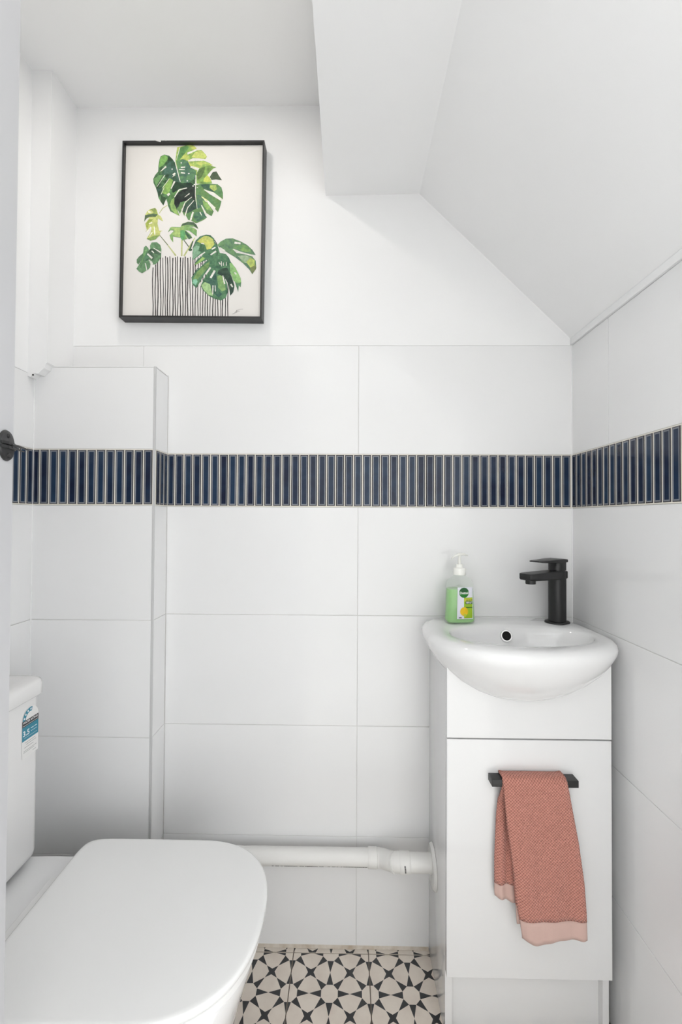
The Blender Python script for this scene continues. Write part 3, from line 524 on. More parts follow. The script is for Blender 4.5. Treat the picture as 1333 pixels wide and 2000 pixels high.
((100,148,98),(84,124,86),(-125.3,-48.3,-122.2,-43.5,-123.1,-35.6,-118.4,-26.8,-104.1,-26.1,-94.5,-34.1,-91.2,-45.2,-91.8,-64.3,-97.2,-77,-106.6,-86.5,-114.5,-88,-116.2,-80.1,-125.8,-73.7,-120.9,-86.4,-122.3,-96,-129.4,-103.9,-133.6,-84.8,-136.8,-83.2,-131.8,-103.9,-143.6,-111.8,-152.3,-107,-159.6,-99,-152.6,-87.9,-146.4,-75.2,-154.2,-87.9,-159,-83.1,-159.1,-73.6,-152.9,-65.6,-141.9,-56.1,-139.7,-40.3,-134.2,-35.5,-127.7,-41.9)),
((62,88,68),(80,110,84),(-127.6,-51.4,-119.8,-43.5,-105.5,-46.8,-92.7,-58,-95.8,-61.1,-110.1,-57.9,-116.5,-51.5,-110,-67.4,-114.6,-76.9,-127.5,-61)),
((56,96,72),(90,140,100),(-133.9,-56.2,-127.6,-56.2,-125.8,-73.7,-136.8,-80,-138.5,-67.3)),
((120,180,100),(92,146,84),(-140.4,-48.2,-130.9,-46.7,-141.6,-76.8,-149.4,-91.1,-152.5,-95.8,-143.3,-70.5)),
((220,220,208),(220,220,208),(-113.8,-42.5,-93.7,-56.4,-91.7,-53.2,-113.1,-41.4)),
((220,220,208),(220,220,208),(-119.2,-51.1,-112.5,-56.4,-110.9,-54.5,-117.1,-48.7)),
((220,220,208),(220,220,208),(-131.4,-59.4,-118,-72.4,-114.6,-68.7,-128.4,-56.2)),
((220,220,208),(220,220,208),(-126.7,-75.3,-117,-87.9,-113.7,-85,-124.8,-73.7)),
((104,160,84),(140,178,92),(-39.6,14.9,-35,24.4,-19.2,29.9,-3.3,28.2,4.7,21,9.5,9.9,-3.2,16.3,-19,16.4,-3.2,13.1,5.6,6.7,5,-10.8,-4.6,-2.8,-15.7,5.3,-26.8,6.9,-12.5,-4.3,-6.8,-13.9,-15.5,-18.6,-25.1,-10.6,-20.3,-17,-34.5,-21.7,-39.3,-13.7,-53.6,-12,-59.9,-10.4,-58.9,-27.1,-66.2,-18.3,-69.5,-7.2,-61.6,0.7,-56.9,5.5,-66.5,7.1,-74.3,0.8,-68.1,13.5,-63.4,15.8)),
((170,196,96),(150,184,90),(-66.5,14.3,-39.6,13.3,-40.1,-12.1,-53.6,-10.5,-61.6,-4.1,-55.4,7.1)),
((92,122,84),(70,94,72),(-38.1,18.1,-33.4,24.4,-19.2,29.4,-3.3,28.2,4.7,21,9.5,9.9,-4.8,19.5,-22.2,21.2)),
((70,110,80),(60,90,70),(-29.9,0.6,-25.2,4.5,-7.6,-13.9,-15.5,-18.6)),
((76,160,90),(96,170,96),(-40.3,5.4,-30,6.9,-25.1,-4.2,-31.3,-20.1,-37.7,-18.5)),
((84,136,92),(60,108,78),(62,-35,54.3,-25.7,53.4,-17.2,43.2,-7.8,31.4,-6.1,14.6,-10.2,2.9,-22,-3.7,-38.9,-6.1,-55.9,-5,-76.2,1.7,-71.1,13.4,-62.7,26.8,-54.3,18.5,-66.1,6.8,-74.5,-1.5,-89.7,10.2,-84.7,23.7,-79.7,38.8,-73,27.1,-84.8,5.4,-105,-7.9,-125.2,-6,-142.1,5.9,-153.1,14.2,-138.8,27.4,-115.2,42.4,-96.7,45.7,-96.7,35.8,-110.2,27.5,-125.3,17.6,-145.6,22.8,-157.4,39.8,-174.3,56.7,-182.8,73.5,-187.1,86.9,-179.5,91.8,-164.4,89.9,-142.4,79.6,-118.8,93.3,-140.8,98.6,-174.5,106.9,-164.4,110.1,-149.3,103.3,-132.4,98.9,-113.8,110,-132.4,115.2,-149.3,120.4,-164.5,121.9,-145.9,127,-151,128.5,-137.5,123.3,-122.3,113.1,-98.6,99.5,-81.7,94.3,-69.8,85.8,-59.7,68.9,-56.2,65.5,-44.3)),
((84,124,96),(104,150,92),(62,-35,70.3,-25.7,85.4,-17.4,103.9,-16.6,125.9,-25.2,142.8,-34.5,158,-48.1,167.3,-62.5,149.7,-59.9,122.7,-53.1,104.2,-46.2,114.4,-56.4,139.6,-61.6,158.1,-66.7,167.5,-78.6,169.3,-98.8,158.6,-115.7,150,-102.2,133.1,-85.2,111.1,-68.2,85.7,-52.9,67.1,-41.8)),
((206,204,64),(176,190,80),(13,-18.7,26.4,-9.4,38.2,-10.3,50,-18.9,54.4,-32.4,45.2,-44.2,33.5,-47.6,28.3,-34,16.4,-28.9,6.3,-25.4)),
((130,176,140),(110,160,120),(-3.7,-40.6,4.7,-35.6,14.8,-39,21.7,-47.5,11.7,-61,-4.2,-74.5,-5.6,-55.9)),
((56,98,70),(76,124,80),(16.4,-30.6,28.3,-35.7,31.8,-47.6,21.7,-54.3,9.9,-50.9)),
((130,174,76),(92,146,84),(110.8,-37.8,132.7,-34.5,146.2,-39.6,154.7,-53.2,139.6,-54.8,122.7,-48)),
((156,180,140),(130,160,120),(117.8,-64.9,139.6,-63.3,156.5,-70.1,155,-88.7,136.5,-83.5)),
((176,194,70),(140,160,80),(141.5,-81.9,153.1,-70.1,164.9,-76.9,165.1,-95.5,156.8,-102.2)),
((126,136,76),(110,124,80),(151.7,-98.8,168.4,-88.7,167.7,-102.2,158.5,-114.8)),
((120,160,80),(98,140,72),(28.8,-88.2,42.2,-79.8,39,-95,24,-111.8,5.7,-132,-2.8,-128.6,7.1,-108.4)),
((128,196,160),(104,170,130),(-4.5,-130.3,5.6,-127,9.1,-135.4,4.1,-145.5,-4.4,-138.7)),
((164,206,130),(150,190,120),(27.6,-137.2,42.8,-135.5,46.4,-159.2,51.5,-174.4,39.8,-172.7,24.4,-155.7,19.3,-145.6)),
((130,170,90),(100,150,84),(62.8,-120.4,74.6,-117.1,81.4,-132.3,86.7,-157.6,76.7,-162.6,64.8,-150.8)),
((54,92,84),(70,116,90),(45.9,-115.3,59.3,-105.2,61.2,-132.2,63.2,-157.5,76.7,-169.4,66.7,-179.5,53.1,-165.9,42.8,-142.3,31,-137.2)),
((50,72,62),(62,90,70),(79.4,-98.5,89.5,-96.8,101.5,-120.5,110.1,-145.9,106.9,-164.4,98.6,-174.5,95,-145.8,83,-123.8,62.7,-113.6,66,-105.2)),
((124,180,96),(140,190,104),(96.1,-85,102.8,-85.1,114.8,-102,126.7,-125.7,128.5,-137.5,118.5,-140.8,106.6,-132.4,98,-108.7)),
((150,194,80),(124,170,76),(3.5,-84.7,21.9,-67.8,28.7,-71.2,15.3,-83,0.2,-90.6)),
((60,70,50),(60,70,50),(53.4,-21.1,61.1,-34.7,62.9,-33.7,55.2,-20.1)),
((52,84,70),(52,84,70),(61.3,-35.8,61.1,-98.4,62.4,-98.4,62.7,-35.9)),
((60,88,72),(60,88,72),(3.8,-20,-6.1,-43.7,-4.6,-44.3,5.3,-20.7)),
((60,88,72),(60,88,72),(-7.2,-125.7,9.4,-98.7,8,-97.8,-8.6,-124.8)),
((222,220,210),(222,220,210),(108.6,-31.5,125.6,-33.4,126.2,-28.7,109.5,-25.5)),
((222,220,210),(222,220,210),(104.5,-47.4,122.1,-55.4,123.4,-52.3,105.5,-45)),
((222,220,210),(222,220,210),(122.4,-55.2,159.3,-67,160.4,-63.1,123.1,-52.6)),
((222,220,210),(222,220,210),(17.8,-31.4,25.4,-33.1,26.1,-29.8,18.5,-28.1)),
((222,220,210),(222,220,210),(27.7,-53.2,12.3,-62.7,14.6,-66.1,29.2,-55.5)),
((222,220,210),(222,220,210),(44.7,-63.4,60.1,-53.9,57.5,-49.9,42.8,-60.6)),
((222,220,210),(222,220,210),(47.8,-48.3,58,-42.7,56,-39.2,46.1,-45.3)),
((222,220,210),(222,220,210),(66.4,-44.9,80.3,-55.9,84.5,-49.8,69.5,-40.4)),
((222,220,210),(222,220,210),(42.1,-95.3,28.9,-113.8,32.7,-116.6,46,-98.1)),
((222,220,210),(222,220,210),(53.6,-103.8,42,-124,46.7,-126.8,58.3,-106.5)),
((222,220,210),(222,220,210),(49.6,-145.6,49.3,-170.9,52,-171,53,-145.7)),
((222,220,210),(222,220,210),(56,-145.8,57.3,-162.6,59,-162.5,58.3,-145.6)),
((222,220,210),(222,220,210),(65.7,-82.2,69.9,-89,71.9,-87.7,67.6,-80.9)),
((222,220,210),(222,220,210),(72.4,-79.9,73.3,-93.5,75.3,-93.4,74.4,-79.8)),
((222,220,210),(222,220,210),(78.4,-83.3,78.5,-91.7,80.2,-91.7,80.1,-83.3)),
((222,220,210),(222,220,210),(86.8,-81.6,86.9,-91.8,88.6,-91.8,88.5,-81.6)),
((222,220,210),(222,220,210),(98,-143.7,103.7,-151.8,106.6,-150.1,102,-141.3)),
((222,220,210),(222,220,210),(108.6,-111.6,113.7,-116.7,116.1,-114.3,111,-109.2)),
((222,220,210),(222,220,210),(76.6,-119,81.2,-142.8,85.2,-142,79.2,-118.5)),
((222,220,210),(222,220,210),(21,-131.3,12.2,-147.9,16.4,-150,24,-132.8)),
((52,48,50),(52,48,50),(-3.9,-88,-3.8,-96.5,-2.4,-96.5,-2.5,-88)),
((52,48,50),(52,48,50),(2.9,-87,2.9,-94.1,4.3,-94.1,4.2,-87)),
((52,48,50),(52,48,50),(10.4,-85.9,10.5,-91.5,11.8,-91.5,11.8,-85.9)),
((52,48,50),(52,48,50),(18,-84.8,18,-88.9,19.4,-88.9,19.4,-84.8)),
((52,48,50),(52,48,50),(24.7,-83.8,24.8,-86.5,26.1,-86.5,26.1,-83.8)),
((130,126,124),(130,126,124),(108.2,-225,118.5,-212.9,118,-212.5,107.7,-224.6)),
((130,126,124),(130,126,124),(117.9,-212.5,114.5,-219.5,115.1,-219.8,118.5,-212.8)),
((130,126,124),(130,126,124),(115.1,-219.9,123.7,-211.9,123.2,-211.4,114.6,-219.4)),
((130,126,124),(130,126,124),(123.4,-212,133.8,-211.3,133.8,-210.6,123.4,-211.3)),
((130,126,124),(130,126,124),(104.6,-225.1,125.3,-216.5,125.1,-215.8,104.4,-224.5)),
]

# ------------------------------------------------------------------ toilet
T = thing('toilet', 'white close-coupled toilet with closed lid, against the left wall', 'toilet', (-0.45, -0.387, 0))
TY = -0.387
def tring(z, xb, tip, hw, n=2.4, nb=9, xc=-0.30, N=80):      # plan outline: back at xb, tip at tip, half width hw
    out = []
    for j in range(N):
        t = 2*math.pi*j/N; c, s = math.cos(t), math.sin(t)
        if c > 0: e = n; X = xc + (tip-xc)*abs(c)**(2/e)
        else: e = nb; X = xc + (xb-xc)*abs(c)**(2/e)
        Y = TY + hw*math.copysign(abs(s)**(2/e), s); out.append(Vector((X, Y, z)))
    return out
pan = [tring(0.001, -0.775, -0.205, 0.115), tring(0.012, -0.775, -0.200, 0.118), tring(0.10, -0.775, -0.196, 0.122), tring(0.20, -0.775, -0.180, 0.138), tring(0.28, -0.775, -0.160, 0.157),
       tring(0.34, -0.775, -0.142, 0.170), tring(0.375, -0.775, -0.131, 0.177), tring(0.390, -0.775, -0.129, 0.178), tring(0.395, -0.775, -0.134, 0.174), tring(0.395, -0.70, -0.18, 0.14)]
v, f = loft(pan); mk('pan', v, f, CERAM, T, smooth=50)
seat = [tring(0.396, -0.545, -0.128, 0.176), tring(0.3975, -0.548, -0.1235, 0.180), tring(0.411, -0.548, -0.1225, 0.181), tring(0.4135, -0.545, -0.125, 0.178), tring(0.4135, -0.50, -0.16, 0.15)]
v, f = loft(seat); mk('seat', v, f, SEATP, T, smooth=50)
LXB = -0.557
lid = [tring(0.4150, LXB+0.006, -0.126, 0.178, nb=14), tring(0.4156, LXB+0.003, -0.1205, 0.183, nb=14), tring(0.4180, LXB, -0.1185, 0.1855, nb=14), tring(0.4255, LXB, -0.1180, 0.186, nb=14), tring(0.4285, LXB+0.001, -0.1190, 0.185, nb=14),
       tring(0.4300, LXB+0.004, -0.1220, 0.182, nb=14), tring(0.4306, LXB+0.010, -0.1275, 0.177, nb=14), tring(0.4312, LXB+0.08, -0.19, 0.12, nb=8), tring(0.4314, LXB+0.16, -0.25, 0.05, nb=6)]
v, f = loft(lid); mk('lid', v, f, SEATP, T, smooth=50)
box('hinge_bar', -0.586, -0.559, TY-0.10, TY+0.10, 0.3955, 0.4085, SEATP, T, 0.004, 3)
def rr(x0, x1, y0, y1, r, z, n=6):
    out = []
    for cx, cy, a0 in ((x1-r, y1-r, 0), (x0+r, y1-r, 90), (x0+r, y0+r, 180), (x1-r, y0+r, 270)):
        for k in range(n+1):
            a_ = math.radians(a0 + 90*k/n); out.append(Vector((cx+r*math.cos(a_), cy+r*math.sin(a_), z)))
    return out
CF = -0.660; CY0, CY1 = TY-0.172, TY+0.170
def cr(z, d=0.0, r=0.02): return rr(-0.783+d, CF-d, CY0+d, CY1-d, max(r-d*.5, .003), z)
v, f = loft([cr(0.408, 0.009), cr(0.4095, 0.005), cr(0.414, 0.002), cr(0.424, 0.0), cr(0.60, 0.0), cr(0.764, 0.0)]); cist = mk('cistern', v, f, CIST, T, smooth=50)
v, f = loft([rr(-0.775, CF-0.02, CY0+0.02, CY1-0.02, 0.015, 0.390), rr(-0.775, CF-0.02, CY0+0.02, CY1-0.02, 0.015, 0.409)]); mk('gap_shade_gasket', v, f, FRAMEB, T, smooth=50)  # coloured dark so the gap under the cistern reads as shade
def lr(z, d): return rr(-0.785+d, CF+0.009-d, CY0-0.009+d, CY1+0.008-d, 0.026-d*.5, z)
v, f = loft([lr(0.7650, 0.006), lr(0.7655, 0.002), lr(0.768, 0.0), lr(0.790, 0.0), lr(0.797, 0.002), lr(0.8015, 0.007), lr(0.8035, 0.015), lr(0.804, 0.03)]); cl = mk('cistern_lid', v, f, CIST, T, smooth=50)
v, f = lathe(-0.722, TY, [(0.024, 0.804), (0.024, 0.807), (0.021, 0.808)], 32); mk('flush_button', v, f, CHROME, cl, smooth=True)
# water rating sticker on the cistern front: u to the right (+Y), w up
SM = Matrix(((0, 0, 1, CF+0.0004), (1, 0, 0, -0.2505), (0, 1, 0, 0.7045), (0, 0, 0, 1)))
ac = Acc(); mats = [PAPER, TEAL, INKB, INKW, INKG]
def sq(x0, x1, z0, z1, m, d): ac.add([SM @ Vector(p) for p in ((x0, z0, d), (x1, z0, d), (x1, z1, d), (x0, z1, d))], [(0, 1, 2, 3)], m)
def stx(s, x, z, size, m, d, wmax=None, bold=0.0):
    tv, tf = text_mesh(s, size, bold)
    if wmax:
        w_ = max(p[0] for p in tv)-min(p[0] for p in tv); k = wmax/w_
    else: k = 1
    ac.add([SM @ Vector((x+p[0]*k, z+p[1], d)) for p in tv], tf, m)
H_ = 0.0245
pts = [(H_*math.cos(math.radians(t)), 0.018+H_*math.sin(math.radians(t))) for t in range(0, 181, 9)]
ac.add([SM @ Vector((p[0], p[1], 0.0001)) for p in [(H_, -0.062), *pts, (-H_, -0.062)]], [tuple(range(len(pts)+2))], 0)
inn, out_ = 0.0145, 0.0235
ang = [180 - 104*k/14 for k in range(15)]
ac.add([SM @ Vector((r_*math.cos(math.radians(t)), 0.018+r_*math.sin(math.radians(t)), 0.0002)) for t in ang for r_ in (inn, out_)], [(2*k, 2*k+1, 2*k+3, 2*k+2) for k in range(14)], 1)
for t in (166, 140, 114, 88):
    cx, cz = 0.019*math.cos(math.radians(t)), 0.018+0.019*math.sin(math.radians(t)); sp = []
    for k in range(10):
        r_ = 0.0032 if k % 2 == 0 else 0.0014; sp.append(SM @ Vector((cx+r_*math.sin(k*math.pi/5), cz+r_*math.cos(k*math.pi/5), 0.0003)))
    ac.add(sp, [tuple(range(10))], 3)
sq(-H_, H_, 0.005, 0.018, 2, 0.0002); stx('WATER RATING', 0, 0.0135, 0.007, 3, 0.0003, 0.044, 0.0001); sq(-H_*.92, H_*.92, 0.0070, 0.0078, 3, 0.0003)
sq(-H_, H_, -0.025, 0.005, 1, 0.0002); stx('3.5', -0.0125, -0.010, 0.016, 3, 0.0003, 0.019, 0.0003)
sq(0.001, 0.010, -0.0060, -0.0046, 3, 0.0003); sq(0.0115, 0.020, -0.0060, -0.0046, 3, 0.0003); sq(0.001, 0.020, -0.0120, -0.0112, 3, 0.0003); sq(-0.019, 0.020, -0.0195, -0.0190, 3, 0.0003)
for z_, a_, b_ in ((-0.030, -.016, .016), (-0.0345, -.012, .018), (-0.040, -.018, .010), (-0.047, -.02, .02), (-0.050, -.02, .013), (-0.056, .008, .018)): sq(a_, b_, z_-0.0005, z_+0.0004, 4, 0.0002)
mk('rating_sticker', ac.v, ac.f, mats, cist, mats=ac.m)['label'] = 'teal and white water rating sticker'

# ------------------------------------------------------------------ vanity
V0, V1, VF = 0.2565, 0.6200, -0.2170
V = thing('vanity', 'narrow glossy white vanity cabinet under the basin, right of the floor pipe', 'vanity', (0.44, -0.11, 0))
box('side_panel', V0, V0+0.016, -0.200, -0.0005, 0.001, 0.868, GLOSSW, V, 0.0008)
box('side_panel', V1-0.012, V1+0.002, -0.200, -0.0005, 0.001, 0.868, BOARD, V, 0.0008)
box('back_rail', V0+0.016, V1-0.012, -0.016, -0.001, 0.55, 0.66, BOARD, V)
box('bottom_panel', V0+0.016, V1-0.012, -0.200, -0.001, 0.148, 0.164, BOARD, V)
box('kick_board', V0+0.002, V1+0.010, -0.182, -0.168, 0.001, 0.148, GLOSSW, V, 0.0008)
# upper fascia, scooped for the bowl
xs_ = [V0 + (V1-V0)*k/40 for k in range(41)]
def ztop(x):
    u_ = (x-0.436)/0.185; return min(0.862, 0.758 + 0.095*abs(u_)**2.1)
poly = [(V1, 0.674), (V1, ztop(V1))] + [(x, ztop(x)) for x in reversed(xs_)][1:] + [(V0, 0.674)]
v, f = prism(poly, VF, VF+0.017, 'y'); mk('fascia', v, f, GLOSSW, V)
dr = box('door', V0, V1, VF, VF+0.017, 0.148, 0.6705, GLOSSW, V, 0.0012, 3)
hd = box('handle', 0.348, 0.534, -0.2435, VF+0.001, 0.5825, 0.5975, BLACK, dr, 0.0006)
hd['label'] = 'flat matt black pull handle'

# ------------------------------------------------------------------ basin
B = thing('basin', 'white ceramic semi-circular basin on top of the vanity', 'basin', (0.44, -0.12, 0.76))
def br(z, cx, a_, yc, bf, bb, nf=2.15, nb=5.0): return [Vector((x, y, z)) for x, y in sup(cx, yc, a_, bf, bb, nf, nb, 96)]
rings = [br(0.7560, .432, .060, -.17, .046, .10, 2.0, 3), br(0.7640, .432, .095, -.17, .064, .12, 2.0, 3.2), br(0.7780, .432, .125, -.17, .084, .14, 2.05, 3.5), br(0.8000, .432, .157, -.17, .107, .155, 2.1, 4), br(0.8220, .432, .180, -.17, .124, .164, 2.15, 4.5),
         br(0.8420, .432, .196, -.17, .135, .168), br(0.8580, .432, .206, -.17, .142, .1695), br(0.8680, .432, .2105, -.17, .1455, .1695), br(0.8780, .432, .2115, -.17, .146, .1695), br(0.8860, .432, .2085, -.17, .143, .1695),
         br(0.8915, .432, .2010, -.17, .136, .1695), br(0.8935, .432, .190, -.17, .126, .1695), br(0.8935, .434, .178, -.169, .113, .135, 2.15, 3.2),
         br(0.8930, .437, .166, -.168, .1015, .097, 2.1, 2.3), br(0.8905, .438, .1625, -.168, .0985, .0925, 2.1, 2.2), br(0.8850, .438, .160, -.168, .096, .0845, 2.1, 2.2), br(0.8720, .438, .153, -.168, .091, .0790, 2.1, 2.2),
         br(0.8520, .438, .142, -.168, .084, .0735, 2.1, 2.3), br(0.8360, .438, .132, -.168, .078, .062, 2.1, 2.3), br(0.8220, .438, .119, -.168, .071, .042, 2.1, 2.2), br(0.8050, .438, .095, -.170, .056, .018, 2, 2), br(0.7920, .438, .060, -.175, .036, .018, 2, 2), br(0.7890, .438, .025, -.178, .018, .018, 2, 2)]
v, f = loft(rings); mk('bowl', v, f, CERAM, B, smooth=60)
v, f = lathe(.438, -.178, [(0.020, 0.7892), (0.020, 0.7905), (0.016, 0.791)], 28); mk('drain', v, f, CHROME, B, smooth=True)
OM = Matrix.Translation((0.4325, -0.0925, 0.8685)) @ Matrix.Rotation(math.radians(74), 4, 'X')
v, f = lathe(0, 0, [(0.0150, -0.003), (0.0150, 0.0010), (0.0140, 0.0022), (0.0112, 0.0022), (0.0106, 0.0008), (0.0106, -0.003)], 40, OM, False, False); ov = mk('overflow_ring', v, f, CHROME, B, smooth=True)
v, f = lathe(0, 0, [(0.0106, 0.0001), (0.0106, 0.0002)], 40, OM); mk('overflow_hole', v, f, HOLE, ov)

# ------------------------------------------------------------------ tap
TP = Vector((0.5795, -0.050, 0.8935)); ta = math.radians(212.0)
TMx = Matrix.Translation(TP) @ Matrix.Rotation(ta, 4, 'Z')      # local +x along the spout
tap = thing('tap', 'matt black basin mixer tap with flat lever, right of the bowl', 'tap', TP)
def trr(x0, x1, y0, y1, r, z, n=6): return [TMx @ p for p in rr(x0, x1, y0, y1, r, z, n)]
v, f = loft([trr(-.030, .030, -.027, .027, .022, 0), trr(-.030, .030, -.027, .027, .022, .003), trr(-.0285, .0285, -.0255, .0255, .021, .0045)]); mk('base_plate', v, f, BLACK, tap, smooth=50)
v, f = loft([trr(-.0215, .0205, -.0192, .0192, .0155, .004), trr(-.0215, .0205, -.0192, .0192, .0155, .110), trr(-.0215, .0205, -.0192, .0192, .0155, .134)]); mk('body', v, f, BLACK, tap, smooth=50)
sp = []
for x, hw, zt, zb_, r in ((-.0212, .0140, .1340, .1130, .004), (-.017, .0188, .1345, .1130, .004), (.03, .0195, .1355, .1140, .003), (.085, .0205, .1350, .1160, .003), (.116, .0205, .1348, .1170, .003), (.126, .0192, .1344, .1178, .003), (.1310, .0150, .1338, .1195, .002)):
    sp.append([TMx @ Vector((x, y, z)) for y, z in ((-hw, zb_+r), (-hw, zt-r*.4), (-hw+r*.4, zt), (hw-r*.4, zt), (hw, zt-r*.4), (hw, zb_+r), (hw-r, zb_), (-hw+r, zb_))])
v, f = loft(sp); mk('spout', v, f, BLACK, tap, smooth=35)
v, f = lathe(.109, 0, [(0.0118, .108), (0.0122, .110), (0.0122, .118)], 28, TMx); mk('aerator', v, f, BLACK, tap, smooth=True)
v, f = loft([trr(-.0190, .0180, -.0170, .0170, .0138, .132), trr(-.0190, .0180, -.0170, .0170, .0138, .1365)]); mk('neck', v, f, BLACK, tap, smooth=50)
lv = Acc()
v, f = loft([trr(-.0213, .0203, -.0190, .0190, .0153, .1365), trr(-.0213, .0203, -.0190, .0190, .0153, .160), trr(-.0206, .0196, -.0184, .0184, .0148, .1615)]); lv.add(v, f)
bl = []
for x, hw, zt, zb_ in ((-.0222, .014, .1625, .1575), (-.017, .0195, .1650, .1570), (.0, .0205, .1668, .1565), (.025, .0203, .1665, .1570), (.060, .0195, .1650, .1585), (.084, .0180, .1645, .1600), (.094, .0140, .1642, .1612)):
    bl.append([TMx @ Vector((x, y, z)) for y, z in ((-hw, zb_+.001), (-hw, zt-.001), (-hw+.002, zt), (hw-.002, zt), (hw, zt-.001), (hw, zb_+.001), (hw-.002, zb_), (-hw+.002, zb_))])
v, f = loft(bl); lv.add(v, f); mk('lever', lv.v, lv.f, BLACK, tap, smooth=35)

# ------------------------------------------------------------------ soap bottle
SP = Vector((0.3230, -0.062, 0.8937)); SR = math.radians(7)
SMx = Matrix.Translation(SP) @ Matrix.Rotation(SR, 4, 'Z')
soap = thing('soap_bottle', 'clear pump bottle of green hand soap standing on the basin corner', 'soap bottle', SP)
def bw(z):    # half width, half depth by height
    t = min(max(z/0.104, 0), 1); return 0.0385-0.0045*t, 0.0225-0.002*t
def sring(z, k=1.0, inset=0.0, e=3.2, W_=None, D_=None):
    a_, b_ = bw(z); a_ = (W_ or a_*k)-inset; b_ = (D_ or b_*k)-inset
    return [SMx @ Vector((x, y, z)) for x, y in sup(0, 0, a_, b_, b_, e, e, 48)]
shell = [sring(0.0005, 1, 0.006), sring(0.0015, 1, 0.002), sring(0.005, 1, 0), sring(0.03), sring(0.07), sring(0.100), sring(0.108, .95, 0, 3), sring(0.114, 1, 0, 2.8, .0270, .0175), sring(0.119, 1, 0, 2.4, .0185, .0145), sring(0.123, 1, 0, 2, .0140, .0135), sring(0.126, 1, 0, 2, .0135, .0130)]
v, f = loft(shell); mk('bottle', v, f, CLEAR, soap, smooth=60)
liq = [sring(0.003, 1, 0.006), sring(0.005, 1, 0.003), sring(0.010, 1, 0.0016), sring(0.05, 1, 0.0016), sring(0.0885, 1, 0.0016)]
v, f = loft(liq); mk('liquid_soap', v, f, LIQ, soap, smooth=60)
v, f = lathe(0, 0, [(0.0155, 0.1235), (0.0162, 0.1240), (0.0160, 0.1400), (0.0150, 0.1412), (0.0090, 0.1430), (0.0088, 0.1500), (0.0080, 0.1510)], 28, SMx); cap = mk('cap', v, f, PUMPW, soap, smooth=True)
ac = Acc(); v, f = lathe(0, 0, [(0.0040, 0.149), (0.0036, 0.172), (0.0060, 0.1735), (0.0065, 0.177), (0.003, 0.179)], 20, SMx); ac.add(v, f)
ring_ = []
for x, z, h_, w_ in ((-.022, .1650, .0012, .0030), (-.018, .1690, .0020, .0045), (-.012, .1730, .0026, .0070), (-.004, .1760, .0032, .0090), (.006, .1770, .0032, .0092), (.014, .1762, .0028, .0080), (.021, .1742, .0016, .0050)):
    ring_.append([SMx @ Vector((x, math.cos(t)*w_, z+math.sin(t)*h_)) for t in [2*math.pi*k/12 for k in range(12)]])
v, f = loft(ring_); ac.add(v, f); mk('pump_head', ac.v, ac.f, PUMPW, soap, smooth=60)
def bf_(x, z, d):   # point on the bottle's front face
    a_, b_ = bw(z); e = 3.2; xx = max(-.999, min(.999, x/a_)); y = -b_*(1-abs(xx)**e)**(1/e); return SMx @ Vector((x, y-d, z))
LB = Acc(); LM_ = [LABW, LABG, LABY, LABD, LABDD, LEMON, INKW, INKB]
def lgrid(x0f, x1f, z0, z1, m, d, nx=8, nz=6):
    vs, fs = [], []
    for j in range(nz+1):
        z = z0+(z1-z0)*j/nz; t = j/nz; a_, b_ = x0f(t), x1f(t)
        for i in range(nx+1): vs.append(bf_(a_+(b_-a_)*i/nx, z, d))
    for j in range(nz):
        for i in range(nx): k = j*(nx+1)+i; fs.append((k, k+1, k+nx+2, k+nx+1))
    LB.add(vs, fs, m)
def ldisc(x, z, rx, rz, m, d, a0=0, a1=360, n=28):
    vs = [bf_(x, z, d)]; fs = []
    for r_ in (.5, 1):
        for k in range(n+1): t = math.radians(a0+(a1-a0)*k/n); vs.append(bf_(x+rx*r_*math.cos(t), z+rz*r_*math.sin(t), d))
    for k in range(n): fs.append((0, 1+k, 2+k)); fs.append((1+k, n+2+k, n+3+k, 2+k))
    LB.add(vs, fs, m)
def ltext(s, x, z, size, m, d, wmax, bold=0.0):
    tv, tf = text_mesh(s, size, bold); w_ = max(p[0] for p in tv)-min(p[0] for p in tv); k = wmax/w_
    LB.add([bf_(x+p[0]*k, z+p[1], d) for p in tv], tf, m)
lgrid(lambda t: -.0150+.002*t, lambda t: .0285-.0005*t, 0.014, 0.094, 0, .0003, 10, 8)
lgrid(lambda t: .0035, lambda t: .0270-.0005*t, 0.016, 0.068, 1, .0005, 8, 8)
lgrid(lambda t: .0035, lambda t: .0268, 0.058, 0.066, 2, .0006, 8, 3)
ldisc(.0035, 0.0805, .0128, .0128, 3, .0008); ldisc(.0035, 0.0805, .0128, .0128, 4, .0009, 20, 160); ltext('Dettol', .0035, 0.0795, 0.0085, 6, .0012, .0225, .00022)
lgrid(lambda t: .0075, lambda t: .0265, 0.0515, 0.0590, 4, .0008, 8, 2)
for a_, b_, z_, m_ in ((.0090, .0185, .0566, 6), (.0200, .0255, .0566, 6), (.0090, .0160, .0540, 6), (.0175, .0235, .0540, 6), (.0085, .0150, .0618, 4), (.0160, .0215, .0618, 4), (.0225, .0262, .0618, 4)): lgrid(lambda t: a_, lambda t: b_, z_-.0007, z_+.0007, m_, .0011, 3, 1)
lgrid(lambda t: .0080, lambda t: .0265, 0.0420, 0.0440, 4, .0008, 8, 1)
ldisc(.0035, 0.033, .0105, .0110, 5, .0009); ldisc(.0055, 0.0235, .0035, .0045, 2, .0010)
lgrid(lambda t: -.0105, lambda t: -.0030, .0165, .0185, 7, .0008, 3, 1)
mk('label', LB.v, LB.f, LM_, soap, mats=LB.m)['label'] = 'white and lime front label with round green logo'

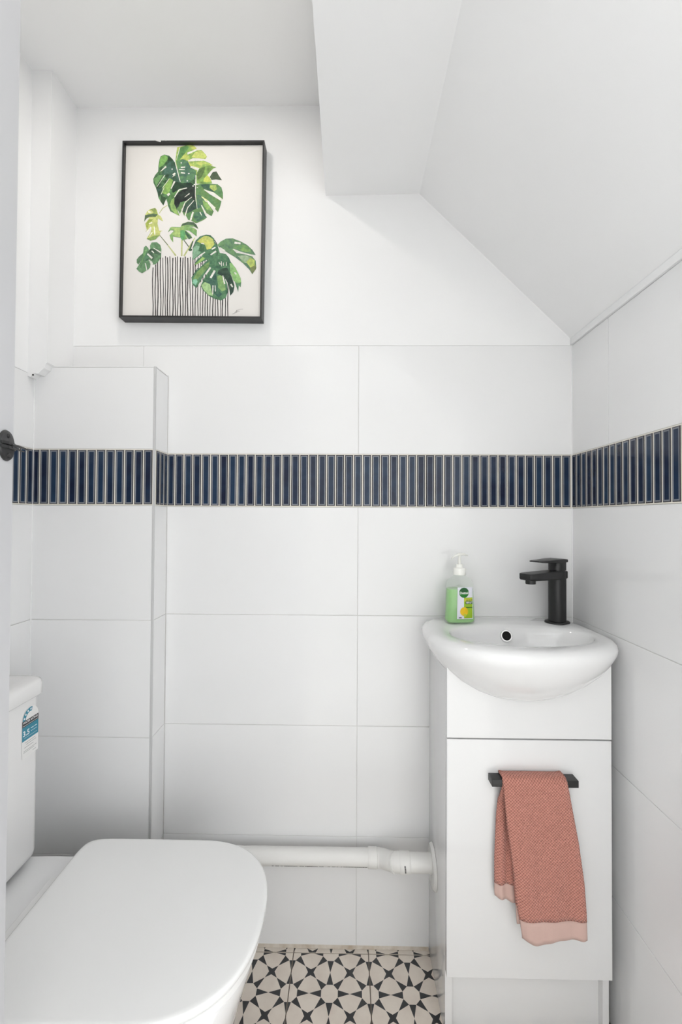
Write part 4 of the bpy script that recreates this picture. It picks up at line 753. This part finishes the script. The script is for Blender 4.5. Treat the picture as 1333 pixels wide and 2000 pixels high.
# ------------------------------------------------------------------ towel
TW = thing('hand_towel', 'folded terracotta pink waffle towel hanging over the black vanity handle', 'towel', (0.45, -0.25, 0.60))
def interp(tab, z):
    for (z0, a0), (z1, a1) in zip(tab[:-1], tab[1:]):
        if z <= z0 and z >= z1: t = (z0-z)/(z0-z1); return a0+(a1-a0)*t
    return tab[-1][1] if z < tab[-1][0] else tab[0][1]
def sheet(nm, mat, path, left, right, yoff, thick, nu=40, botf=None, v0=0, par=TW):
    # path: list of (y,z) down the sheet; left/right: tables z->x ; botf(u)-> extra drop at the bottom
    vs, uv, fs = [], [], []; s = 0; prev = None
    N_ = len(path)
    for i, (y, z) in enumerate(path):
        if prev: s += math.hypot(y-prev[0], z-prev[1])
        prev = (y, z); a_, b_ = interp(left, z), interp(right, z)
        for j in range(nu+1):
            u_ = j/nu; zz = z
            if botf: zz = z + botf(u_)*max(0, (i/(N_-1)))**1.5
            vs.append((a_+(b_-a_)*u_, y+yoff(u_, z), zz)); uv.append(((b_-a_)*u_ + interp(left, z)*.3, -s - v0))
    for i in range(N_-1):
        for j in range(nu): k = i*(nu+1)+j; fs.append((k, k+1, k+nu+2, k+nu+1))
    o = mk(nm, vs, fs, mat, par, smooth=180, uvs=uv)
    md = o.modifiers.new('thickness', 'SOLIDIFY'); md.thickness = thick; md.offset = 0
    return o, s
LT = [(0.62, .3700), (0.600, .3700), (0.51, .377), (0.428, .389), (0.347, .397), (0.315, .4025), (0.276, .409), (0.24, .412)]
RT = [(0.62, .5035), (0.604, .5055), (0.541, .516), (0.471, .528), (0.390, .538), (0.329, .542), (0.276, .5445), (0.24, .545)]
def yo(u_, z):
    k = min(1, max(0, (0.60-z)/0.25)); e = -0.0035*(math.exp(-(u_/.04)**2) + math.exp(-((1-u_)/.05)**2))*-1
    return k*(0.0025*math.sin(u_*7+z*9)-0.0015*math.cos(u_*15-z*6)) + e
top = [(-0.2195, .6010), (-0.2240, .6030), (-0.2380, .6035), (-0.2450, .6020), (-0.2490, .5975), (-0.2500, .590)]
down = [(-0.2505-0.006*min(1, (0.59-z)/.3), z) for z in [0.590-0.01*k for k in range(1, 29)]]
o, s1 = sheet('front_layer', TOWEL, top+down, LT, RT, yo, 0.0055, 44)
zl = down[-1][1]
hem = [(-0.2565, zl-0.001*0), (-0.2567, zl-0.008), (-0.2568, zl-0.016), (-0.2568, zl-0.024), (-0.2567, zl-0.032), (-0.2566, zl-0.040)]
o, _ = sheet('hem', HEM, hem, LT, RT, lambda u_, z: yo(u_, z)+0.0012*math.sin(u_*24+1)*min(1, (zl-z)/.03), 0.0030, 44, lambda u_: -0.010*math.exp(-((u_-.24)/.16)**2), s1)
o['label'] = 'flat dusty pink woven hem'
# middle layer peeping out low at the left
LT3 = [(0.60, .3735), (0.42, .390), (0.33, .398), (0.24, .4035)]; RT3 = [(0.60, .48), (0.24, .50)]
dn3 = [(-0.2455, z) for z in [0.598-0.012*k for k in range(0, 23)]]
sheet('middle_layer', TOWEL, dn3, LT3, RT3, lambda u_, z: 0, 0.004, 12)
hm3 = [(-0.2455, dn3[-1][1]-0.01*k) for k in range(0, 5)]
sheet('hem', HEM, hm3, LT3, RT3, lambda u_, z: 0, 0.0025, 12)
# back layer: folded strip showing at the left
LT2 = [(0.60, .3700), (0.586, .3700), (0.55, .3655), (0.515, .3615), (0.431, .3575), (0.348, .3575), (0.32, .3600)]; RT2 = [(0.60, .47), (0.32, .47)]
def y2(u_, z): k = min(1, max(0, (0.59-z)/0.18)); return k*(0.0045*math.cos(min(u_*5.2, 2.2)*2*math.pi/1.15)*math.exp(-u_*1.5)) + 0.004*(1-k)
dn2 = [(-0.2330, z) for z in [0.598-0.01*k for k in range(0, 24)]]
for i, (y, z) in enumerate(dn2):
    if z > 0.575: dn2[i] = (-0.2462, z)
    elif z > 0.55: dn2[i] = (-0.2440+(0.575-z)*.3, z)
o, s2 = sheet('back_layer', TOWEL, dn2, LT2, RT2, y2, 0.0045, 40)
hm2 = [(-0.2330, dn2[-1][1]-0.007*k) for k in range(0, 5)]
sheet('hem', HEM, hm2, LT2, RT2, y2, 0.0028, 40, lambda u_: -0.014*min(1, u_*2.2), s2)

# ------------------------------------------------------------------ waste pipe
pp = thing('waste_pipe', 'white plastic waste pipe running low along the back wall into the vanity', 'pipe', (0.0, -0.045, 0.287))
PA = Vector((0, -0.0380, 0.2712)); PB = Vector((0, -0.0680, 0.2830))
v, f = tube([(BX1+0.0005, PA.y, PA.z), (0.100, PA.y, PA.z)], 0.0216, 32); pr1 = mk('long_pipe', v, f, PVC, pp, smooth=True)
v, f = tube([(0.090, PA.y, PA.z), (0.092, PA.y, PA.z), (0.1125, PA.y, PA.z), (0.1135, PA.y, PA.z)], [0.0234, 0.0242, 0.0242, 0.0230], 32); mk('coupling', v, f, PVC, pp, smooth=True)
bend = [(0.112, PA.y, PA.z), (0.120, PA.y-0.001, PA.z+0.0004), (0.131, PA.y-0.0065, PA.z+0.0025), (0.143, PA.y-0.0165, PA.z+0.006), (0.154, PA.y-0.0255, PA.z+0.0095), (0.164, PB.y+0.001, PB.z+.0002), (0.172, PB.y, PB.z)]
v, f = tube(bend, [0.0230, .0228, .0226, .0226, .0228, .0231, .0233], 32); mk('bend', v, f, PVC, pp, smooth=True)
v, f = tube([(0.153, PA.y-0.0250, PA.z+.009), (0.157, PA.y-0.0276, PA.z+.0103), (0.1585, PA.y-0.0285, PA.z+.0108)], [0.0228, .0240, .0240], 32); mk('socket_lip', v, f, PVC, pp, smooth=True)
v, f = tube([(0.168, PB.y, PB.z), (0.170, PB.y, PB.z), (0.194, PB.y, PB.z), (0.1955, PB.y, PB.z)], [0.0235, 0.0246, 0.0246, 0.0235], 32); cp = mk('coupling', v, f, PVC, pp, smooth=True)
v, f = tube([(0.194, PB.y, PB.z), (0.2560, PB.y, PB.z)], 0.0224, 32); mk('short_pipe', v, f, PVC, pp, smooth=True)
v, f = tube([(0.2490, PB.y, PB.z-0.008), (0.2535, PB.y, PB.z-0.008), (0.2560, PB.y, PB.z-0.008)], [0.046, 0.050, 0.051], 40); mk('cover_flange', v, f, PVC, pp, smooth=True)
# print: a dashed line of tiny lettering under the pipe and a black mark on the coupling
ac = Acc(); random.seed(5)
def onp(x, a_, ctr, r): return (x, ctr.y - r*math.cos(a_), ctr.z + r*math.sin(a_))
x = -0.16
while x < 0.084:
    w_ = random.choice((.002, .003, .0045)); big = -0.073 < x < -0.055
    if random.random() < .72 or big:
        h_ = 0.11 if big else 0.065
        ac.add([onp(x, -0.58-h_, PA, .02175), onp(x+w_, -0.58-h_, PA, .02175), onp(x+w_, -0.58+h_, PA, .02175), onp(x, -0.58+h_, PA, .02175)], [(0, 1, 2, 3)])
    x += w_ + .0007
mk('pipe_print', ac.v, ac.f, INKB, pr1); ac = Acc()
for k in range(9):
    a_ = -0.42+k*0.09; ac.add([onp(.1795-.001*(k-4)*.2, a_, PB, .0248), onp(.1830-.001*(k-4)*.2, a_, PB, .0248), onp(.1830-.001*(k-4)*.2, a_+.062, PB, .0248), onp(.1795-.001*(k-4)*.2, a_+.062, PB, .0248)], [(0, 1, 2, 3)])
mk('coupling_print', ac.v, ac.f, INKB, cp)

# ------------------------------------------------------------------ framed picture
WA = thing('framed_picture', 'black-framed watercolour of monstera leaves in a striped pot, hung on the back wall', 'picture', (-0.394, 0, 1.94))
FO = {'tl': (-.5865, 2.1875), 'tr': (-.1985, 2.1855), 'br': (-.2025, 1.7000), 'bl': (-.5905, 1.7040)}
def inset(d):
    tl, tr, br_, bl_ = FO['tl'], FO['tr'], FO['br'], FO['bl']; return [(tl[0]+d, tl[1]-d), (tr[0]-d, tr[1]-d), (br_[0]-d, br_[1]+d), (bl_[0]+d, bl_[1]+d)]
o0, i0 = inset(0), inset(0.0045)
def lip(poly_o, poly_i, y0, y1):
    return loft([[Vector((p[0], y, p[1])) for p in pl_] for pl_, y in ((poly_i, y1), (poly_i, y0), (poly_o, y0), (poly_o, y1))], False, False)
v, f = lip(o0, i0, -0.035, -0.0005); v2 = list(v); f = list(f) + [(12, 13, 1, 0), (13, 14, 2, 1), (14, 15, 3, 2), (15, 12, 0, 3)]
fr = mk('frame', v2, f, FRAMEB, WA)
# white marks added along the top edge, no real damage
for xa, xb, dz in ((-.5000, -.4805, 0.0042), (-.4680-.004, -.4655, 0.0015), (-.2660, -.2632, .0018)):
    a = Acc(); zt_ = 2.1870; a.add([(xa, -.03545, zt_+.0006), (xb, -.03545, zt_+.0006), (xb-.001, -.03545, zt_-dz), ((xa+xb)/2, -.03545, zt_-dz*.55)], [(0, 1, 2, 3)]); a.add([(xa, -.0354, zt_+.0008), (xb, -.0354, zt_+.0008), (xb, -.012, zt_+.0009), (xa+.003, -.020, zt_+.0009)], [(0, 1, 2, 3)])
    mk('frame_mark', a.v, a.f, MARKW, fr)
ci = inset(0.0050)
v, f = loft([[Vector((p[0], -0.0010, p[1])) for p in ci], [Vector((p[0], -0.0250, p[1])) for p in ci]]); cv_ = mk('canvas', v, f, CANVAS, WA)
def art_mat():
    m = bpy.data.materials.new('watercolour'); m.use_nodes = True; nt = m.node_tree; b = nt.nodes['Principled BSDF']; b.inputs['Roughness'].default_value = 0.8; b.inputs['Specular IOR Level'].default_value = 0.2
    a1, a2 = nt.nodes.new('ShaderNodeVertexColor'), nt.nodes.new('ShaderNodeVertexColor'); a1.layer_name = 'c1'; a2.layer_name = 'c2'
    tc = nt.nodes.new('ShaderNodeTexCoord'); n = nt.nodes.new('ShaderNodeTexNoise'); n.inputs['Scale'].default_value = 55; n.inputs['Detail'].default_value = 5; n.inputs['Distortion'].default_value = 0.8
    nt.links.new(tc.outputs['Object'], n.inputs['Vector']); r_ = nt.nodes.new('ShaderNodeMapRange'); r_.inputs[1].default_value = .38; r_.inputs[2].default_value = .62; nt.links.new(n.outputs['Fac'], r_.inputs[0])
    mx = nt.nodes.new('ShaderNodeMixRGB'); nt.links.new(r_.outputs[0], mx.inputs[0]); nt.links.new(a1.outputs[0], mx.inputs[1]); nt.links.new(a2.outputs[0], mx.inputs[2])
    n2 = nt.nodes.new('ShaderNodeTexNoise'); n2.inputs['Scale'].default_value = 180; n2.inputs['Detail'].default_value = 3; nt.links.new(tc.outputs['Object'], n2.inputs['Vector'])
    r2 = nt.nodes.new('ShaderNodeMapRange'); r2.inputs[1].default_value = .3; r2.inputs[2].default_value = .7; r2.inputs[3].default_value = .8; r2.inputs[4].default_value = 1.12; nt.links.new(n2.outputs['Fac'], r2.inputs[0])
    m2 = nt.nodes.new('ShaderNodeVectorMath'); m2.operation = 'SCALE'; nt.links.new(mx.outputs[0], m2.inputs[0]); nt.links.new(r2.outputs[0], m2.inputs['Scale'])
    hs = nt.nodes.new('ShaderNodeHueSaturation'); hs.inputs['Saturation'].default_value = 0.82; nt.links.new(m2.outputs[0], hs.inputs['Color']); nt.links.new(hs.outputs[0], b.inputs['Base Color']); return m
av, af, ac1, ac2 = [], [], [], []
for li, (c1, c2, s_) in enumerate(ART):
    pts = [(s_[k]/1000, s_[k+1]/1000) for k in range(0, len(s_), 2)]; n0 = len(av); y = -0.02510 - li*0.000004
    av += [(p[0]-.389, y, p[1]+1.94) for p in pts]
    for t in tessellate_polygon([[Vector((p[0], p[1], 0)) for p in pts]]): af.append(tuple(n0+k for k in t)); ac1.append(lin(c1)); ac2.append(lin(c2))
am = bpy.data.meshes.new('print'); am.from_pydata([(p[0]+.394, p[1], p[2]-1.94) for p in av], [], af); am.materials.append(art_mat())
for nm_, src in (('c1', ac1), ('c2', ac2)):
    ca = am.color_attributes.new(nm_, 'FLOAT_COLOR', 'CORNER')
    for pgn in am.polygons:
        for li_ in pgn.loop_indices: ca.data[li_].color = (*src[pgn.index], 1)
ao = bpy.data.objects.new('print', am); C.objects.link(ao); ao.parent = cv_; ao['label'] = 'monstera leaves and striped pot print'
